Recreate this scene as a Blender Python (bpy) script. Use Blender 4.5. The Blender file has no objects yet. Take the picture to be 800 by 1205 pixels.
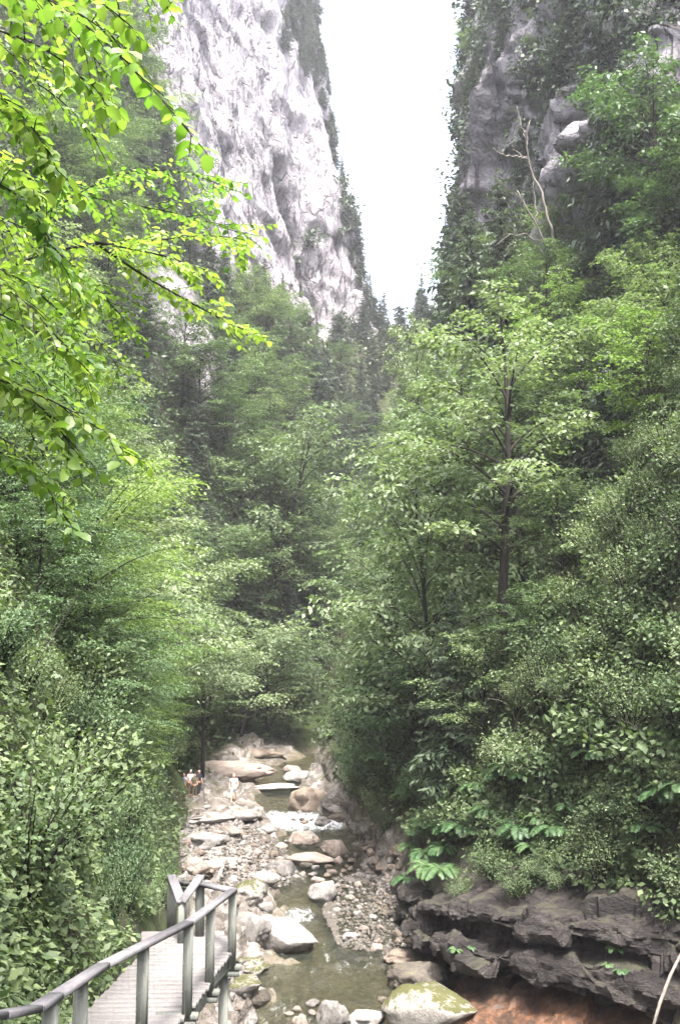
import bpy, bmesh, math, random
import numpy as np
from mathutils import Vector, Matrix
from mathutils.bvhtree import BVHTree

R_ = math.radians
SC = bpy.context.scene
COL = SC.collection
CAMZ = 11.5
F = 1200.0
PITCH = R_(7.0)
rng = np.random.default_rng(7)
random.seed(7)

# ------------------------------------------------------------------ helpers
def P(px, py, Y):
    """a point of the place at distance Y, as seen in the 800x1205 photograph"""
    a = (px - 400.0); b = -(py - 602.5)
    c, s = math.cos(PITCH), math.sin(PITCH)
    dy = F * c - b * s; dz = F * s + b * c
    return Vector((a * Y / dy, Y, CAMZ + dz * Y / dy))

def proj(v):
    x, y, z = v[0], v[1], v[2] - CAMZ
    c, s = math.cos(PITCH), math.sin(PITCH)
    d = y * c + z * s; u = -y * s + z * c
    return 400 + F * x / d, 602.5 - F * u / d

def nrm(a):
    a = np.asarray(a, float)
    return a / np.maximum(np.linalg.norm(a, axis=-1, keepdims=True), 1e-9)

def _h(ix, iy, iz, seed):
    n = (ix.astype(np.int64) * 374761393 + iy.astype(np.int64) * 668265263 + iz.astype(np.int64) * 2147483647 + seed * 974711) & 0xFFFFFFFF
    n = ((n ^ (n >> 13)) * 1274126177) & 0xFFFFFFFF
    n = (n ^ (n >> 16)) & 0xFFFFFFFF
    n = (n * 2654435761) & 0xFFFFFFFF
    return ((n ^ (n >> 15)) & 0xFFFFFF) / float(0xFFFFFF)

def vnoise(p, seed=0):
    f = np.floor(p); i = f.astype(np.int64); t = p - f
    t = t * t * t * (t * (t * 6 - 15) + 10)
    r = 0
    for dx in (0, 1):
        for dy in (0, 1):
            for dz in (0, 1):
                w = (t[:, 0] if dx else 1 - t[:, 0]) * (t[:, 1] if dy else 1 - t[:, 1]) * (t[:, 2] if dz else 1 - t[:, 2])
                r = r + w * _h(i[:, 0] + dx, i[:, 1] + dy, i[:, 2] + dz, seed)
    return r * 2 - 1

def fbm(p, scale, octv=4, seed=0, gain=.5):
    p = np.asarray(p, float) / scale
    r = np.zeros(len(p)); a = 1.0
    for o in range(octv):
        r += a * vnoise(p * (2.03 ** o) + 17.3 * o, seed + o * 7); a *= gain
    return r

def cells(p, scale, seed=0):
    """blocky facets: nearest-cell tilted planes"""
    q = np.asarray(p, float) / scale
    i = np.floor(q).astype(np.int64)
    best = np.full(len(q), 9e9); val = np.zeros(len(q))
    for dx in (-1, 0, 1):
        for dy in (-1, 0, 1):
            for dz in (-1, 0, 1):
                a, b, c = i[:, 0] + dx, i[:, 1] + dy, i[:, 2] + dz
                cx = np.stack([a + _h(a, b, c, seed), b + _h(a, b, c, seed + 1), c + _h(a, b, c, seed + 2)], 1)
                d = q - cx; dd = (d * d).sum(1)
                v = (_h(a, b, c, seed + 3) - .5) * 1.1 + d[:, 0] * (_h(a, b, c, seed + 4) - .5) + d[:, 1] * (_h(a, b, c, seed + 5) - .5) + d[:, 2] * (_h(a, b, c, seed + 6) - .5) * 1.3
                m = dd < best
                best = np.where(m, dd, best); val = np.where(m, v, val)
    return val

def mesh_np(name, V, faces, mat=None, smooth=False, attrs=None):
    """faces: list of integer arrays (n,k)"""
    me = bpy.data.meshes.new(name)
    V = np.asarray(V, np.float32)
    me.vertices.add(len(V)); me.vertices.foreach_set('co', V.ravel())
    fl = [np.asarray(f, np.int32) for f in faces if len(f)]
    tot = sum(f.size for f in fl); npol = sum(len(f) for f in fl)
    me.loops.add(tot); me.polygons.add(npol)
    me.loops.foreach_set('vertex_index', np.concatenate([f.ravel() for f in fl]))
    st = []; c = 0
    for f in fl:
        st.append(c + np.arange(len(f)) * f.shape[1]); c += f.size
    me.polygons.foreach_set('loop_start', np.concatenate(st).astype(np.int32))
    if smooth:
        me.polygons.foreach_set('use_smooth', np.ones(npol, bool))
    if attrs:
        for k, v in attrs.items():
            at = me.attributes.new(k, 'FLOAT', 'POINT'); at.data.foreach_set('value', np.asarray(v, np.float32))
    me.update(calc_edges=True); me.validate()
    if mat: me.materials.append(mat)
    return me

def link(name, me, parent=None, loc=None, rotz=0.0, scale=None):
    o = bpy.data.objects.new(name, me); COL.objects.link(o)
    if parent: o.parent = parent
    if loc is not None: o.location = loc
    if rotz: o.rotation_euler = (0, 0, rotz)
    if scale is not None: o.scale = scale if hasattr(scale, '__len__') else (scale,) * 3
    return o

def tag(o, label=None, cat=None, group=None, kind=None):
    if label: o['label'] = label
    if cat: o['category'] = cat
    if group: o['group'] = group
    if kind: o['kind'] = kind
    return o

def empty(name, loc=(0, 0, 0), rotz=0.0):
    o = bpy.data.objects.new(name, None); COL.objects.link(o)
    o.location = loc; o.rotation_euler = (0, 0, rotz); o.empty_display_size = .1
    return o

class MB:
    """collects tubes and boxes into one mesh"""
    def __init__(s): s.V = []; s.q = []; s.t = []; s.n = 0
    def add(s, V, q=None, t=None):
        V = np.asarray(V, float)
        if q is not None and len(q): s.q.append(np.asarray(q) + s.n)
        if t is not None and len(t): s.t.append(np.asarray(t) + s.n)
        s.V.append(V); s.n += len(V)
    def tube(s, pts, rad, k=6, cap=True, rough=0.0, seed=0):
        pts = np.asarray(pts, float); n = len(pts)
        rad = np.broadcast_to(np.asarray(rad, float), (n,))
        T = nrm(np.gradient(pts, axis=0))
        ref = np.array([0, 0, 1.]) if abs(T[0, 2]) < .9 else np.array([1., 0, 0])
        A = nrm(np.cross(T, ref)); B = np.cross(T, A)
        an = np.arange(k) / k * 2 * np.pi
        ring = A[:, None, :] * np.cos(an)[None, :, None] + B[:, None, :] * np.sin(an)[None, :, None]
        rr = rad[:, None, None] * np.ones((n, k, 1))
        if rough:
            rr = rr * (1 + rough * (np.random.default_rng(seed).random((n, k, 1)) - .5))
        V = (pts[:, None, :] + ring * rr).reshape(-1, 3)
        i = np.arange(n - 1)[:, None] * k; j = np.arange(k)[None, :]; j2 = (j + 1) % k
        q = np.stack([i + j, i + j2, i + k + j2, i + k + j], -1).reshape(-1, 4)
        t = []
        if cap:
            V = np.vstack([V, pts[:1], pts[-1:]])
            c0, c1 = n * k, n * k + 1
            t = [(c0, (a + 1) % k, a) for a in range(k)] + [(c1, (n - 1) * k + a, (n - 1) * k + (a + 1) % k) for a in range(k)]
        s.add(V, q, t)
    def beam(s, a, b, w, h, up=(0, 0, 1), bev=.012):
        """a square timber from a to b with chamfered edges"""
        a = np.asarray(a, float); b = np.asarray(b, float)
        d = nrm(b - a); up = np.asarray(up, float)
        sd = nrm(np.cross(d, up)); u = np.cross(sd, d)
        w2, h2 = w / 2, h / 2
        prof = [(-w2 + bev, -h2), (w2 - bev, -h2), (w2, -h2 + bev), (w2, h2 - bev), (w2 - bev, h2), (-w2 + bev, h2), (-w2, h2 - bev), (-w2, -h2 + bev)]
        V = [p + sd * x + u * y for p in (a, b) for x, y in prof]
        q = [(i, (i + 1) % 8, 8 + (i + 1) % 8, 8 + i) for i in range(8)]
        V += [a, b]
        t = [(16, (i + 1) % 8, i) for i in range(8)] + [(17, 8 + i, 8 + (i + 1) % 8) for i in range(8)]
        s.add(V, q, t)
    def mesh(s, name, mat, smooth=False):
        return mesh_np(name, np.vstack(s.V), [np.vstack(s.q) if s.q else np.zeros((0, 4), int), np.vstack(s.t) if s.t else np.zeros((0, 3), int)], mat, smooth)

# ------------------------------------------------------------------ materials
class NT:
    def __init__(s, name):
        s.m = bpy.data.materials.new(name); s.m.use_nodes = True
        s.t = s.m.node_tree; s.t.nodes.clear()
        s.out = s.n('ShaderNodeOutputMaterial')
    def n(s, typ, **kw):
        nd = s.t.nodes.new(typ)
        for k, v in kw.items(): setattr(nd, k, v)
        return nd
    def l(s, a, b): s.t.links.new(a, b)
    def noise(s, scale, detail=6, rough=.6, vec=None, dist=0):
        nd = s.n('ShaderNodeTexNoise'); nd.inputs['Scale'].default_value = scale
        nd.inputs['Detail'].default_value = detail; nd.inputs['Roughness'].default_value = rough
        nd.inputs['Distortion'].default_value = dist
        if vec is not None: s.l(vec, nd.inputs['Vector'])
        return nd.outputs['Fac']
    def ramp(s, fac, stops, interp='LINEAR'):
        r = s.n('ShaderNodeValToRGB'); e = r.color_ramp.elements; r.color_ramp.interpolation = interp
        while len(e) < len(stops): e.new(.5)
        for k, (p, c) in zip(e, stops):
            k.position = p; k.color = (*c, 1) if len(c) == 3 else c
        s.l(fac, r.inputs[0]); return r.outputs[0]
    def val(s, v):
        nd = s.n('ShaderNodeValue'); nd.outputs[0].default_value = v; return nd.outputs[0]
    def math(s, op, a, b=None, clamp=False):
        nd = s.n('ShaderNodeMath', operation=op, use_clamp=clamp)
        for i, x in enumerate((a, b)):
            if x is None: continue
            if isinstance(x, (int, float)): nd.inputs[i].default_value = x
            else: s.l(x, nd.inputs[i])
        return nd.outputs[0]
    def mix(s, fac, a, b, mode='MIX'):
        nd = s.n('ShaderNodeMixRGB', blend_type=mode)
        for i, x in enumerate((fac, a, b)):
            if isinstance(x, (int, float)): nd.inputs[i].default_value = x
            elif isinstance(x, tuple): nd.inputs[i].default_value = (*x, 1)
            else: s.l(x, nd.inputs[i])
        return nd.outputs[0]
    def coord(s, which='Object'):
        return s.n('ShaderNodeTexCoord').outputs[which]
    def pos(s):
        return s.n('ShaderNodeNewGeometry').outputs['Position']
    def attr(s, name):
        return s.n('ShaderNodeAttribute', attribute_name=name).outputs['Fac']
    def bump(s, h, strength=.5, dist=.05):
        b = s.n('ShaderNodeBump'); b.inputs['Strength'].default_value = strength; b.inputs['Distance'].default_value = dist
        s.l(h, b.inputs['Height']); return b.outputs[0]
    def bsdf(s, color, rough=.8, normal=None, spec=.4, **kw):
        b = s.n('ShaderNodeBsdfPrincipled')
        if isinstance(color, tuple): b.inputs['Base Color'].default_value = (*color, 1)
        else: s.l(color, b.inputs['Base Color'])
        if isinstance(rough, (int, float)): b.inputs['Roughness'].default_value = rough
        else: s.l(rough, b.inputs['Roughness'])
        b.inputs['Specular IOR Level'].default_value = spec
        if normal is not None: s.l(normal, b.inputs['Normal'])
        for k, v in kw.items(): b.inputs[k].default_value = v
        return b.outputs[0]
    def done(s, sh):
        s.l(sh, s.out.inputs[0]); return s.m

def hsv(t, col, h, s_, v):
    nd = t.n('ShaderNodeHueSaturation')
    for k, x in (('Hue', h), ('Saturation', s_), ('Value', v)):
        if isinstance(x, (int, float)): nd.inputs[k].default_value = x
        else: t.l(x, nd.inputs[k])
    t.l(col, nd.inputs['Color']); return nd.outputs[0]

def leaf_mat(name, c0, c1, c2, trans=.35, tcol=None, rough=.5, spec=.35, var=.35):
    t = NT(name)
    g = t.n('ShaderNodeNewGeometry'); oi = t.n('ShaderNodeObjectInfo')
    col = t.ramp(g.outputs['Random Per Island'], [(0, c0), (.5, c1), (1, c2)])
    big = t.noise(.9, 2, .5, t.coord('Object'))
    v = t.math('ADD', t.math('MULTIPLY', oi.outputs['Random'], var), 1 - var * .5)
    v2 = t.math('ADD', t.math('MULTIPLY', big, .5), .75)
    hu = t.math('ADD', t.math('MULTIPLY', oi.outputs['Random'], -.03), .515)
    col = hsv(t, col, hu, 1.0, t.math('MULTIPLY', v, v2))
    b = t.bsdf(col, rough, spec=spec)
    tr = t.n('ShaderNodeBsdfTranslucent')
    tc = t.mix(1.0, col, tcol or (1.35, 1.55, .8), 'MULTIPLY'); t.l(tc, tr.inputs[0])
    mx = t.n('ShaderNodeMixShader'); mx.inputs[0].default_value = trans
    t.l(b, mx.inputs[1]); t.l(tr.outputs[0], mx.inputs[2])
    return t.done(mx.outputs[0])

M = {}
M['leaf_mid'] = leaf_mat('leaf_mid', (.060, .092, .040), (.092, .132, .060), (.136, .176, .092), rough=.55, spec=.3)
M['leaf_pale'] = leaf_mat('leaf_pale', (.088, .124, .060), (.132, .172, .093), (.186, .226, .135), rough=.55, spec=.3)
M['leaf_blue'] = leaf_mat('leaf_blue', (.05, .088, .038), (.078, .122, .055), (.118, .165, .08), .28, rough=.52, spec=.32)
M['leaf_yellow'] = leaf_mat('leaf_yellow', (.08, .135, .035), (.12, .18, .052), (.17, .23, .085), .40)
M['leaf_beech'] = leaf_mat('leaf_beech', (.085, .16, .03), (.15, .24, .048), (.225, .31, .09), .5, (1.45, 1.55, .75), .38, .45, .1)
M['needle'] = leaf_mat('needle', (.026, .045, .026), (.042, .064, .036), (.066, .09, .052), .12)
M['needle_grey'] = leaf_mat('needle_grey', (.04, .062, .035), (.058, .083, .045), (.085, .11, .062), .15)
M['fern'] = leaf_mat('fern', (.055, .11, .042), (.08, .145, .06), (.12, .19, .085), .35)
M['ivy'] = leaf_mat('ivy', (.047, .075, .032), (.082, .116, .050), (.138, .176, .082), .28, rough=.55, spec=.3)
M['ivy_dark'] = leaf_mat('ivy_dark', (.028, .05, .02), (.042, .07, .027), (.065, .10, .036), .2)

def bark_mat(name, c0, c1):
    t = NT(name)
    mp = t.n('ShaderNodeMapping'); mp.inputs['Scale'].default_value = (6, 6, 1.2); t.l(t.coord('Object'), mp.inputs[0])
    n = t.noise(2.5, 6, .65, mp.outputs[0])
    col = t.ramp(n, [(.3, c0), (.7, c1)])
    return t.done(t.bsdf(col, .9, t.bump(n, .8, .03), .2))
M['bark'] = bark_mat('bark', (.009, .008, .007), (.034, .029, .024))
M['bark_grey'] = bark_mat('bark_grey', (.05, .045, .038), (.13, .12, .10))
M['deadwood'] = bark_mat('deadwood', (.085, .075, .066), (.22, .195, .17))

def stone_mat(name, dark, mid, light, moss=0.0, mosscol=(.10, .115, .02), scale=1.0, rough=.85, bumpd=.06):
    t = NT(name); c = t.coord('Object'); oi = t.n('ShaderNodeObjectInfo')
    ad = t.n('ShaderNodeVectorMath', operation='ADD'); t.l(c, ad.inputs[0])
    mu = t.n('ShaderNodeVectorMath', operation='SCALE'); t.l(oi.outputs['Location'], mu.inputs[0]); mu.inputs['Scale'].default_value = 3.1
    t.l(mu.outputs[0], ad.inputs[1]); v = ad.outputs[0]
    n1 = t.noise(1.6 * scale, 8, .65, v); n2 = t.noise(7 * scale, 6, .7, v)
    f = t.math('ADD', t.math('MULTIPLY', n1, .65), t.math('MULTIPLY', n2, .35))
    col = t.ramp(f, [(.32, dark), (.48, mid), (.64, light)])
    col = hsv(t, col, .5, 1.0, t.math('ADD', t.math('MULTIPLY', oi.outputs['Random'], .55), .62))
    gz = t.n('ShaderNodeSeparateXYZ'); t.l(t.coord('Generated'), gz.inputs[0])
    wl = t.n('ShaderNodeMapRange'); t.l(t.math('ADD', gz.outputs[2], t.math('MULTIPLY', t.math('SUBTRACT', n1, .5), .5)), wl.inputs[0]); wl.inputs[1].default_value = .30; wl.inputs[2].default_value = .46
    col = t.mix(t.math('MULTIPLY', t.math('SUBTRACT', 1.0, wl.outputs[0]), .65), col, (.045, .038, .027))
    if moss:
        g = t.n('ShaderNodeNewGeometry'); sp = t.n('ShaderNodeSeparateXYZ'); t.l(g.outputs['Normal'], sp.inputs[0])
        mm = t.math('ADD', t.math('MULTIPLY', sp.outputs[2], .7), t.math('ADD', t.math('MULTIPLY', t.math('SUBTRACT', n1, .5), 3.2), t.math('MULTIPLY', t.math('SUBTRACT', n2, .5), 2.6)))
        mr = t.n('ShaderNodeMapRange'); t.l(mm, mr.inputs[0]); mr.inputs[1].default_value = 1.0 - moss; mr.inputs[2].default_value = 1.5 - moss
        mc = t.mix(n2, (mosscol[0] * .5, mosscol[1] * .5, mosscol[2] * .6), (mosscol[0] * 1.5, mosscol[1] * 1.5, mosscol[2] * 1.4))
        col = t.mix(mr.outputs[0], col, mc)
    n3 = t.noise(26 * scale, 5, .7, v)
    h = t.math('ADD', t.math('ADD', n1, t.math('MULTIPLY', n2, .6)), t.math('MULTIPLY', n3, .25))
    return t.done(t.bsdf(col, rough, t.bump(h, 1.0, bumpd * 1.6), .3))
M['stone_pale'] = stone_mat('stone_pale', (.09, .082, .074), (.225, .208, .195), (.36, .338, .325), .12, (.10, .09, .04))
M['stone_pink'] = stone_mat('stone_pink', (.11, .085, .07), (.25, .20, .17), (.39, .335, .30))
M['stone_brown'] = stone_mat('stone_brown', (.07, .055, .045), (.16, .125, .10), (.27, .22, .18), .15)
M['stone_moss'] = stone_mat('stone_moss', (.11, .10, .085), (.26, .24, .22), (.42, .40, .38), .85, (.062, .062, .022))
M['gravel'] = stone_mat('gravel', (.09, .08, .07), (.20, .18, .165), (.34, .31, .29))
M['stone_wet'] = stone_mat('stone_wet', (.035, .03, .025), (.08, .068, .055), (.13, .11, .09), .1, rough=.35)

def ledge_mat():
    t = NT('ledge_rock'); p = t.pos()
    mp = t.n('ShaderNodeMapping'); mp.inputs['Scale'].default_value = (.7, .7, 2.2); t.l(p, mp.inputs[0])
    n1 = t.noise(1.3, 8, .65, mp.outputs[0]); n2 = t.noise(5, 8, .7, p)
    col = t.ramp(t.math('ADD', t.math('MULTIPLY', n1, .55), t.math('MULTIPLY', n2, .45)), [(.35, (.010, .008, .008)), (.5, (.028, .022, .021)), (.66, (.088, .074, .07))])
    g = t.n('ShaderNodeNewGeometry'); sp = t.n('ShaderNodeSeparateXYZ'); t.l(g.outputs['Normal'], sp.inputs[0])
    mm = t.math('ADD', sp.outputs[2], t.math('MULTIPLY', t.math('SUBTRACT', n1, .5), 2.4))
    mr = t.n('ShaderNodeMapRange'); t.l(mm, mr.inputs[0]); mr.inputs[1].default_value = .8; mr.inputs[2].default_value = 1.2
    mc = t.mix(n2, (.03, .03, .02), (.075, .074, .042))
    col = t.mix(mr.outputs[0], col, mc)
    # iron-stained apron at the foot
    st = t.attr('rust')
    rn = t.noise(1.1, 6, .6, mp.outputs[0], 1.0)
    vert = t.n('ShaderNodeMapping'); vert.inputs['Scale'].default_value = (2.4, 2.4, .35); t.l(p, vert.inputs[0])
    rn2 = t.noise(1.4, 6, .65, vert.outputs[0])
    rc = t.ramp(rn2, [(.3, (.045, .034, .028)), (.45, (.09, .045, .026)), (.56, (.175, .08, .04)), (.68, (.17, .135, .12))])
    col = t.mix(st, col, rc)
    wn = t.n('ShaderNodeTexNoise'); wn.inputs['Scale'].default_value = 1.2; wn.inputs['Detail'].default_value = 5; t.l(p, wn.inputs['Vector'])
    wa = t.n('ShaderNodeVectorMath', operation='MULTIPLY_ADD'); t.l(wn.outputs['Color'], wa.inputs[0]); wa.inputs[1].default_value = (1.2, 1.2, 1.2); t.l(mp.outputs[0], wa.inputs[2])
    vo = t.n('ShaderNodeTexVoronoi', feature='DISTANCE_TO_EDGE'); vo.inputs['Scale'].default_value = 1.1; t.l(wa.outputs[0], vo.inputs['Vector'])
    fs = t.n('ShaderNodeMapRange'); t.l(vo.outputs['Distance'], fs.inputs[0]); fs.inputs[2].default_value = .07
    col = t.mix(t.math('MULTIPLY', t.math('SUBTRACT', 1.0, fs.outputs[0]), .3), col, (.010, .009, .009))
    n3 = t.noise(22, 6, .75, p)
    h = t.math('ADD', t.math('ADD', n1, t.math('MULTIPLY', n2, .8)), t.math('ADD', t.math('MULTIPLY', n3, .35), t.math('MULTIPLY', fs.outputs[0], .12)))
    return t.done(t.bsdf(col, .62, t.bump(h, 1.0, .2), .4))
M['ledge'] = ledge_mat()

def terrain_mat():
    t = NT('gorge_ground'); p = t.pos()
    # limestone
    mp = t.n('ShaderNodeMapping'); mp.inputs['Scale'].default_value = (1, 1, .45); mp.inputs['Rotation'].default_value = (0, .35, 0); t.l(p, mp.inputs[0])
    a = t.noise(.09, 9, .62, mp.outputs[0], .6); b = t.noise(.45, 8, .68, p, .4); c = t.noise(2.2, 6, .7, p)
    f = t.math('ADD', t.math('ADD', t.math('MULTIPLY', a, .45), t.math('MULTIPLY', b, .35)), t.math('MULTIPLY', c, .2))
    lime = t.ramp(f, [(.36, (.15, .135, .148)), (.46, (.265, .245, .265)), (.56, (.355, .33, .355)), (.66, (.42, .395, .42))])
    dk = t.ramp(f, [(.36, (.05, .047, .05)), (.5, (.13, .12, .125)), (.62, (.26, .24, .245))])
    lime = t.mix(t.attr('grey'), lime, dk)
    wn = t.n('ShaderNodeTexNoise'); wn.inputs['Scale'].default_value = .3; wn.inputs['Detail'].default_value = 5; t.l(p, wn.inputs['Vector'])
    wa = t.n('ShaderNodeVectorMath', operation='MULTIPLY_ADD'); t.l(wn.outputs['Color'], wa.inputs[0]); wa.inputs[1].default_value = (5, 5, 5); t.l(mp.outputs[0], wa.inputs[2])
    v2 = t.n('ShaderNodeTexVoronoi', feature='DISTANCE_TO_EDGE'); v2.inputs['Scale'].default_value = .22; t.l(wa.outputs[0], v2.inputs['Vector'])
    v3 = t.n('ShaderNodeTexVoronoi'); v3.inputs['Scale'].default_value = .35; t.l(wa.outputs[0], v3.inputs['Vector'])
    fis = t.n('ShaderNodeMapRange'); t.l(v2.outputs['Distance'], fis.inputs[0]); fis.inputs[2].default_value = .10
    mc_ = t.n('ShaderNodeMapping'); mc_.inputs['Rotation'].default_value = (.05, .10, 0); mc_.inputs['Scale'].default_value = (.16, .16, .022); t.l(p, mc_.inputs[0])
    cn = t.noise(1.0, 7, .55, mc_.outputs[0], .5)
    crk = t.n('ShaderNodeMapRange'); t.l(t.math('ABSOLUTE', t.math('SUBTRACT', cn, .5)), crk.inputs[0]); crk.inputs[2].default_value = .012
    lime = t.mix(t.math('MULTIPLY', t.math('SUBTRACT', 1.0, crk.outputs[0]), .75), lime, (.085, .078, .08))
    # plants in the joints of the rock
    gm = t.ramp(t.noise(.30, 8, .72, p, .8), [(.64, (0, 0, 0)), (.70, (1, 1, 1))])
    lime = t.mix(t.math('MULTIPLY', gm, .55), lime, (.075, .085, .045))
    lime = t.mix(t.math('MULTIPLY', t.math('SUBTRACT', 1.0, fis.outputs[0]), .55), lime, (.13, .12, .125))
    # soil, moss, litter
    s1 = t.noise(.8, 8, .7, p); s2 = t.noise(.2, 4, .6, p)
    soil = t.ramp(s1, [(.3, (.018, .016, .010)), (.5, (.035, .032, .018)), (.7, (.075, .06, .038))])
    moss = t.ramp(s1, [(.3, (.018, .03, .010)), (.7, (.06, .085, .025))])
    soil = t.mix(t.ramp(s2, [(.4, (0, 0, 0)), (.6, (1, 1, 1))]), soil, moss)
    # river rock and gravel
    vo = t.n('ShaderNodeTexVoronoi'); vo.inputs['Scale'].default_value = 2.6; t.l(p, vo.inputs[0])
    rv = t.ramp(t.math('ADD', t.math('MULTIPLY', vo.outputs['Color'], .35), t.math('MULTIPLY', t.noise(.7, 8, .7, p), .65)),
                [(.3, (.085, .072, .06)), (.48, (.20, .175, .155)), (.65, (.36, .33, .31))])
    sm = t.ramp(t.noise(.55, 6, .65, p), [(.52, (0, 0, 0)), (.62, (1, 1, 1))])
    rv = t.mix(t.math('MULTIPLY', sm, .45), rv, (.13, .115, .05))
    wet = t.attr('wet')
    rv = t.mix(wet, rv, t.mix(s1, (.07, .06, .035), (.21, .175, .11)))
    col = t.mix(t.attr('rock'), soil, lime)
    col = t.mix(t.attr('river'), col, rv)
    hr = t.math('ADD', t.math('ADD', t.math('MULTIPLY', fis.outputs[0], .5), t.math('MULTIPLY', v3.outputs['Distance'], .8)), t.math('MULTIPLY', crk.outputs[0], 1.2))
    v4 = t.n('ShaderNodeTexVoronoi'); v4.inputs['Scale'].default_value = .9; t.l(wa.outputs[0], v4.inputs['Vector'])
    hr = t.math('ADD', hr, t.math('MULTIPLY', t.math('MULTIPLY', v4.outputs['Distance'], t.attr('grey')), 1.1))
    h = t.math('ADD', t.math('ADD', t.math('MULTIPLY', b, 1.1), t.math('MULTIPLY', c, .5)), t.math('MULTIPLY', hr, t.attr('rock')))
    return t.done(t.bsdf(col, .88, t.bump(h, 1.0, .8), .25))
M['ground'] = terrain_mat()

def water_mat():
    t = NT('stream_water'); p = t.pos()
    mp = t.n('ShaderNodeMapping'); mp.inputs['Scale'].default_value = (1.7, .6, 1); t.l(p, mp.inputs[0])
    n = t.noise(3.2, 6, .68, mp.outputs[0], .8); fo = t.attr('foam')
    nb = t.bump(n, .9, .26)
    fr = t.n('ShaderNodeFresnel'); fr.inputs[0].default_value = 1.33; t.l(nb, fr.inputs[1])
    gl = t.n('ShaderNodeBsdfGlossy'); gl.inputs['Roughness'].default_value = .08; t.l(nb, gl.inputs['Normal'])
    tp = t.n('ShaderNodeBsdfTransparent'); tp.inputs[0].default_value = (.80, .78, .64, 1)
    df = t.n('ShaderNodeBsdfDiffuse'); df.inputs[0].default_value = (.12, .145, .105, 1)
    m0 = t.n('ShaderNodeMixShader'); m0.inputs[0].default_value = .10
    t.l(tp.outputs[0], m0.inputs[1]); t.l(df.outputs[0], m0.inputs[2])
    m1 = t.n('ShaderNodeMixShader'); t.l(t.math('MULTIPLY', fr.outputs[0], 1.35, True), m1.inputs[0]); t.l(m0.outputs[0], m1.inputs[1]); t.l(gl.outputs[0], m1.inputs[2])
    fm = t.noise(3.4, 9, .8, mp.outputs[0], .7)
    ff = t.n('ShaderNodeMapRange'); t.l(t.math('ADD', fm, fo), ff.inputs[0]); ff.inputs[1].default_value = .90; ff.inputs[2].default_value = 1.25
    wd = t.n('ShaderNodeBsdfDiffuse'); wd.inputs[0].default_value = (.72, .74, .76, 1)
    m2 = t.n('ShaderNodeMixShader'); t.l(ff.outputs[0], m2.inputs[0]); t.l(m1.outputs[0], m2.inputs[1]); t.l(wd.outputs[0], m2.inputs[2])
    return t.done(m2.outputs[0])
M['water'] = water_mat()

def wood_mat(name, c0, c1, stretch):
    t = NT(name)
    mp = t.n('ShaderNodeMapping'); mp.inputs['Scale'].default_value = stretch; t.l(t.coord('Object'), mp.inputs[0])
    n = t.noise(4, 8, .7, mp.outputs[0]); k = t.noise(.9, 4, .6, t.coord('Object'))
    col = t.ramp(t.math('ADD', t.math('MULTIPLY', n, .6), t.math('MULTIPLY', k, .4)), [(.34, c0), (.62, c1)])
    return t.done(t.bsdf(col, .75, t.bump(n, .5, .01), .35))
M['rail_wood'] = wood_mat('rail_wood', (.065, .06, .064), (.145, .138, .145), (6, 1.5, 6))
M['post_wood'] = wood_mat('post_wood', (.075, .08, .068), (.165, .17, .152), (9, 9, 1))
M['deck_wood'] = wood_mat('deck_wood', (.10, .092, .09), (.20, .186, .18), (1.2, 9, 6))
def plain(name, c, rough=.8, spec=.3):
    t = NT(name); n = t.noise(9, 4, .6, t.coord('Object'))
    col = t.ramp(n, [(.3, tuple(x * .8 for x in c)), (.7, tuple(min(1, x * 1.15) for x in c))])
    return t.done(t.bsdf(col, rough, t.bump(n, .2, .01), spec))
M['wire'] = plain('wire', (.25, .25, .25), .5)
M['skin'] = plain('skin', (.55, .33, .24)); M['white_cloth'] = plain('white_cloth', (.78, .77, .8))
M['pink_cloth'] = plain('pink_cloth', (.75, .10, .33)); M['blue_cloth'] = plain('blue_cloth', (.42, .48, .62))
M['dark_cloth'] = plain('dark_cloth', (.035, .037, .05)); M['olive_cloth'] = plain('olive_cloth', (.16, .14, .09))
M['grey_cloth'] = plain('grey_cloth', (.52, .52, .57)); M['hair_brown'] = plain('hair_brown', (.09, .05, .03)); M['hair_grey'] = plain('hair_grey', (.35, .3, .28))
M['shoe'] = plain('shoe', (.18, .15, .13)); M['rose_cap'] = plain('rose_cap', (.55, .22, .25))

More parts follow.
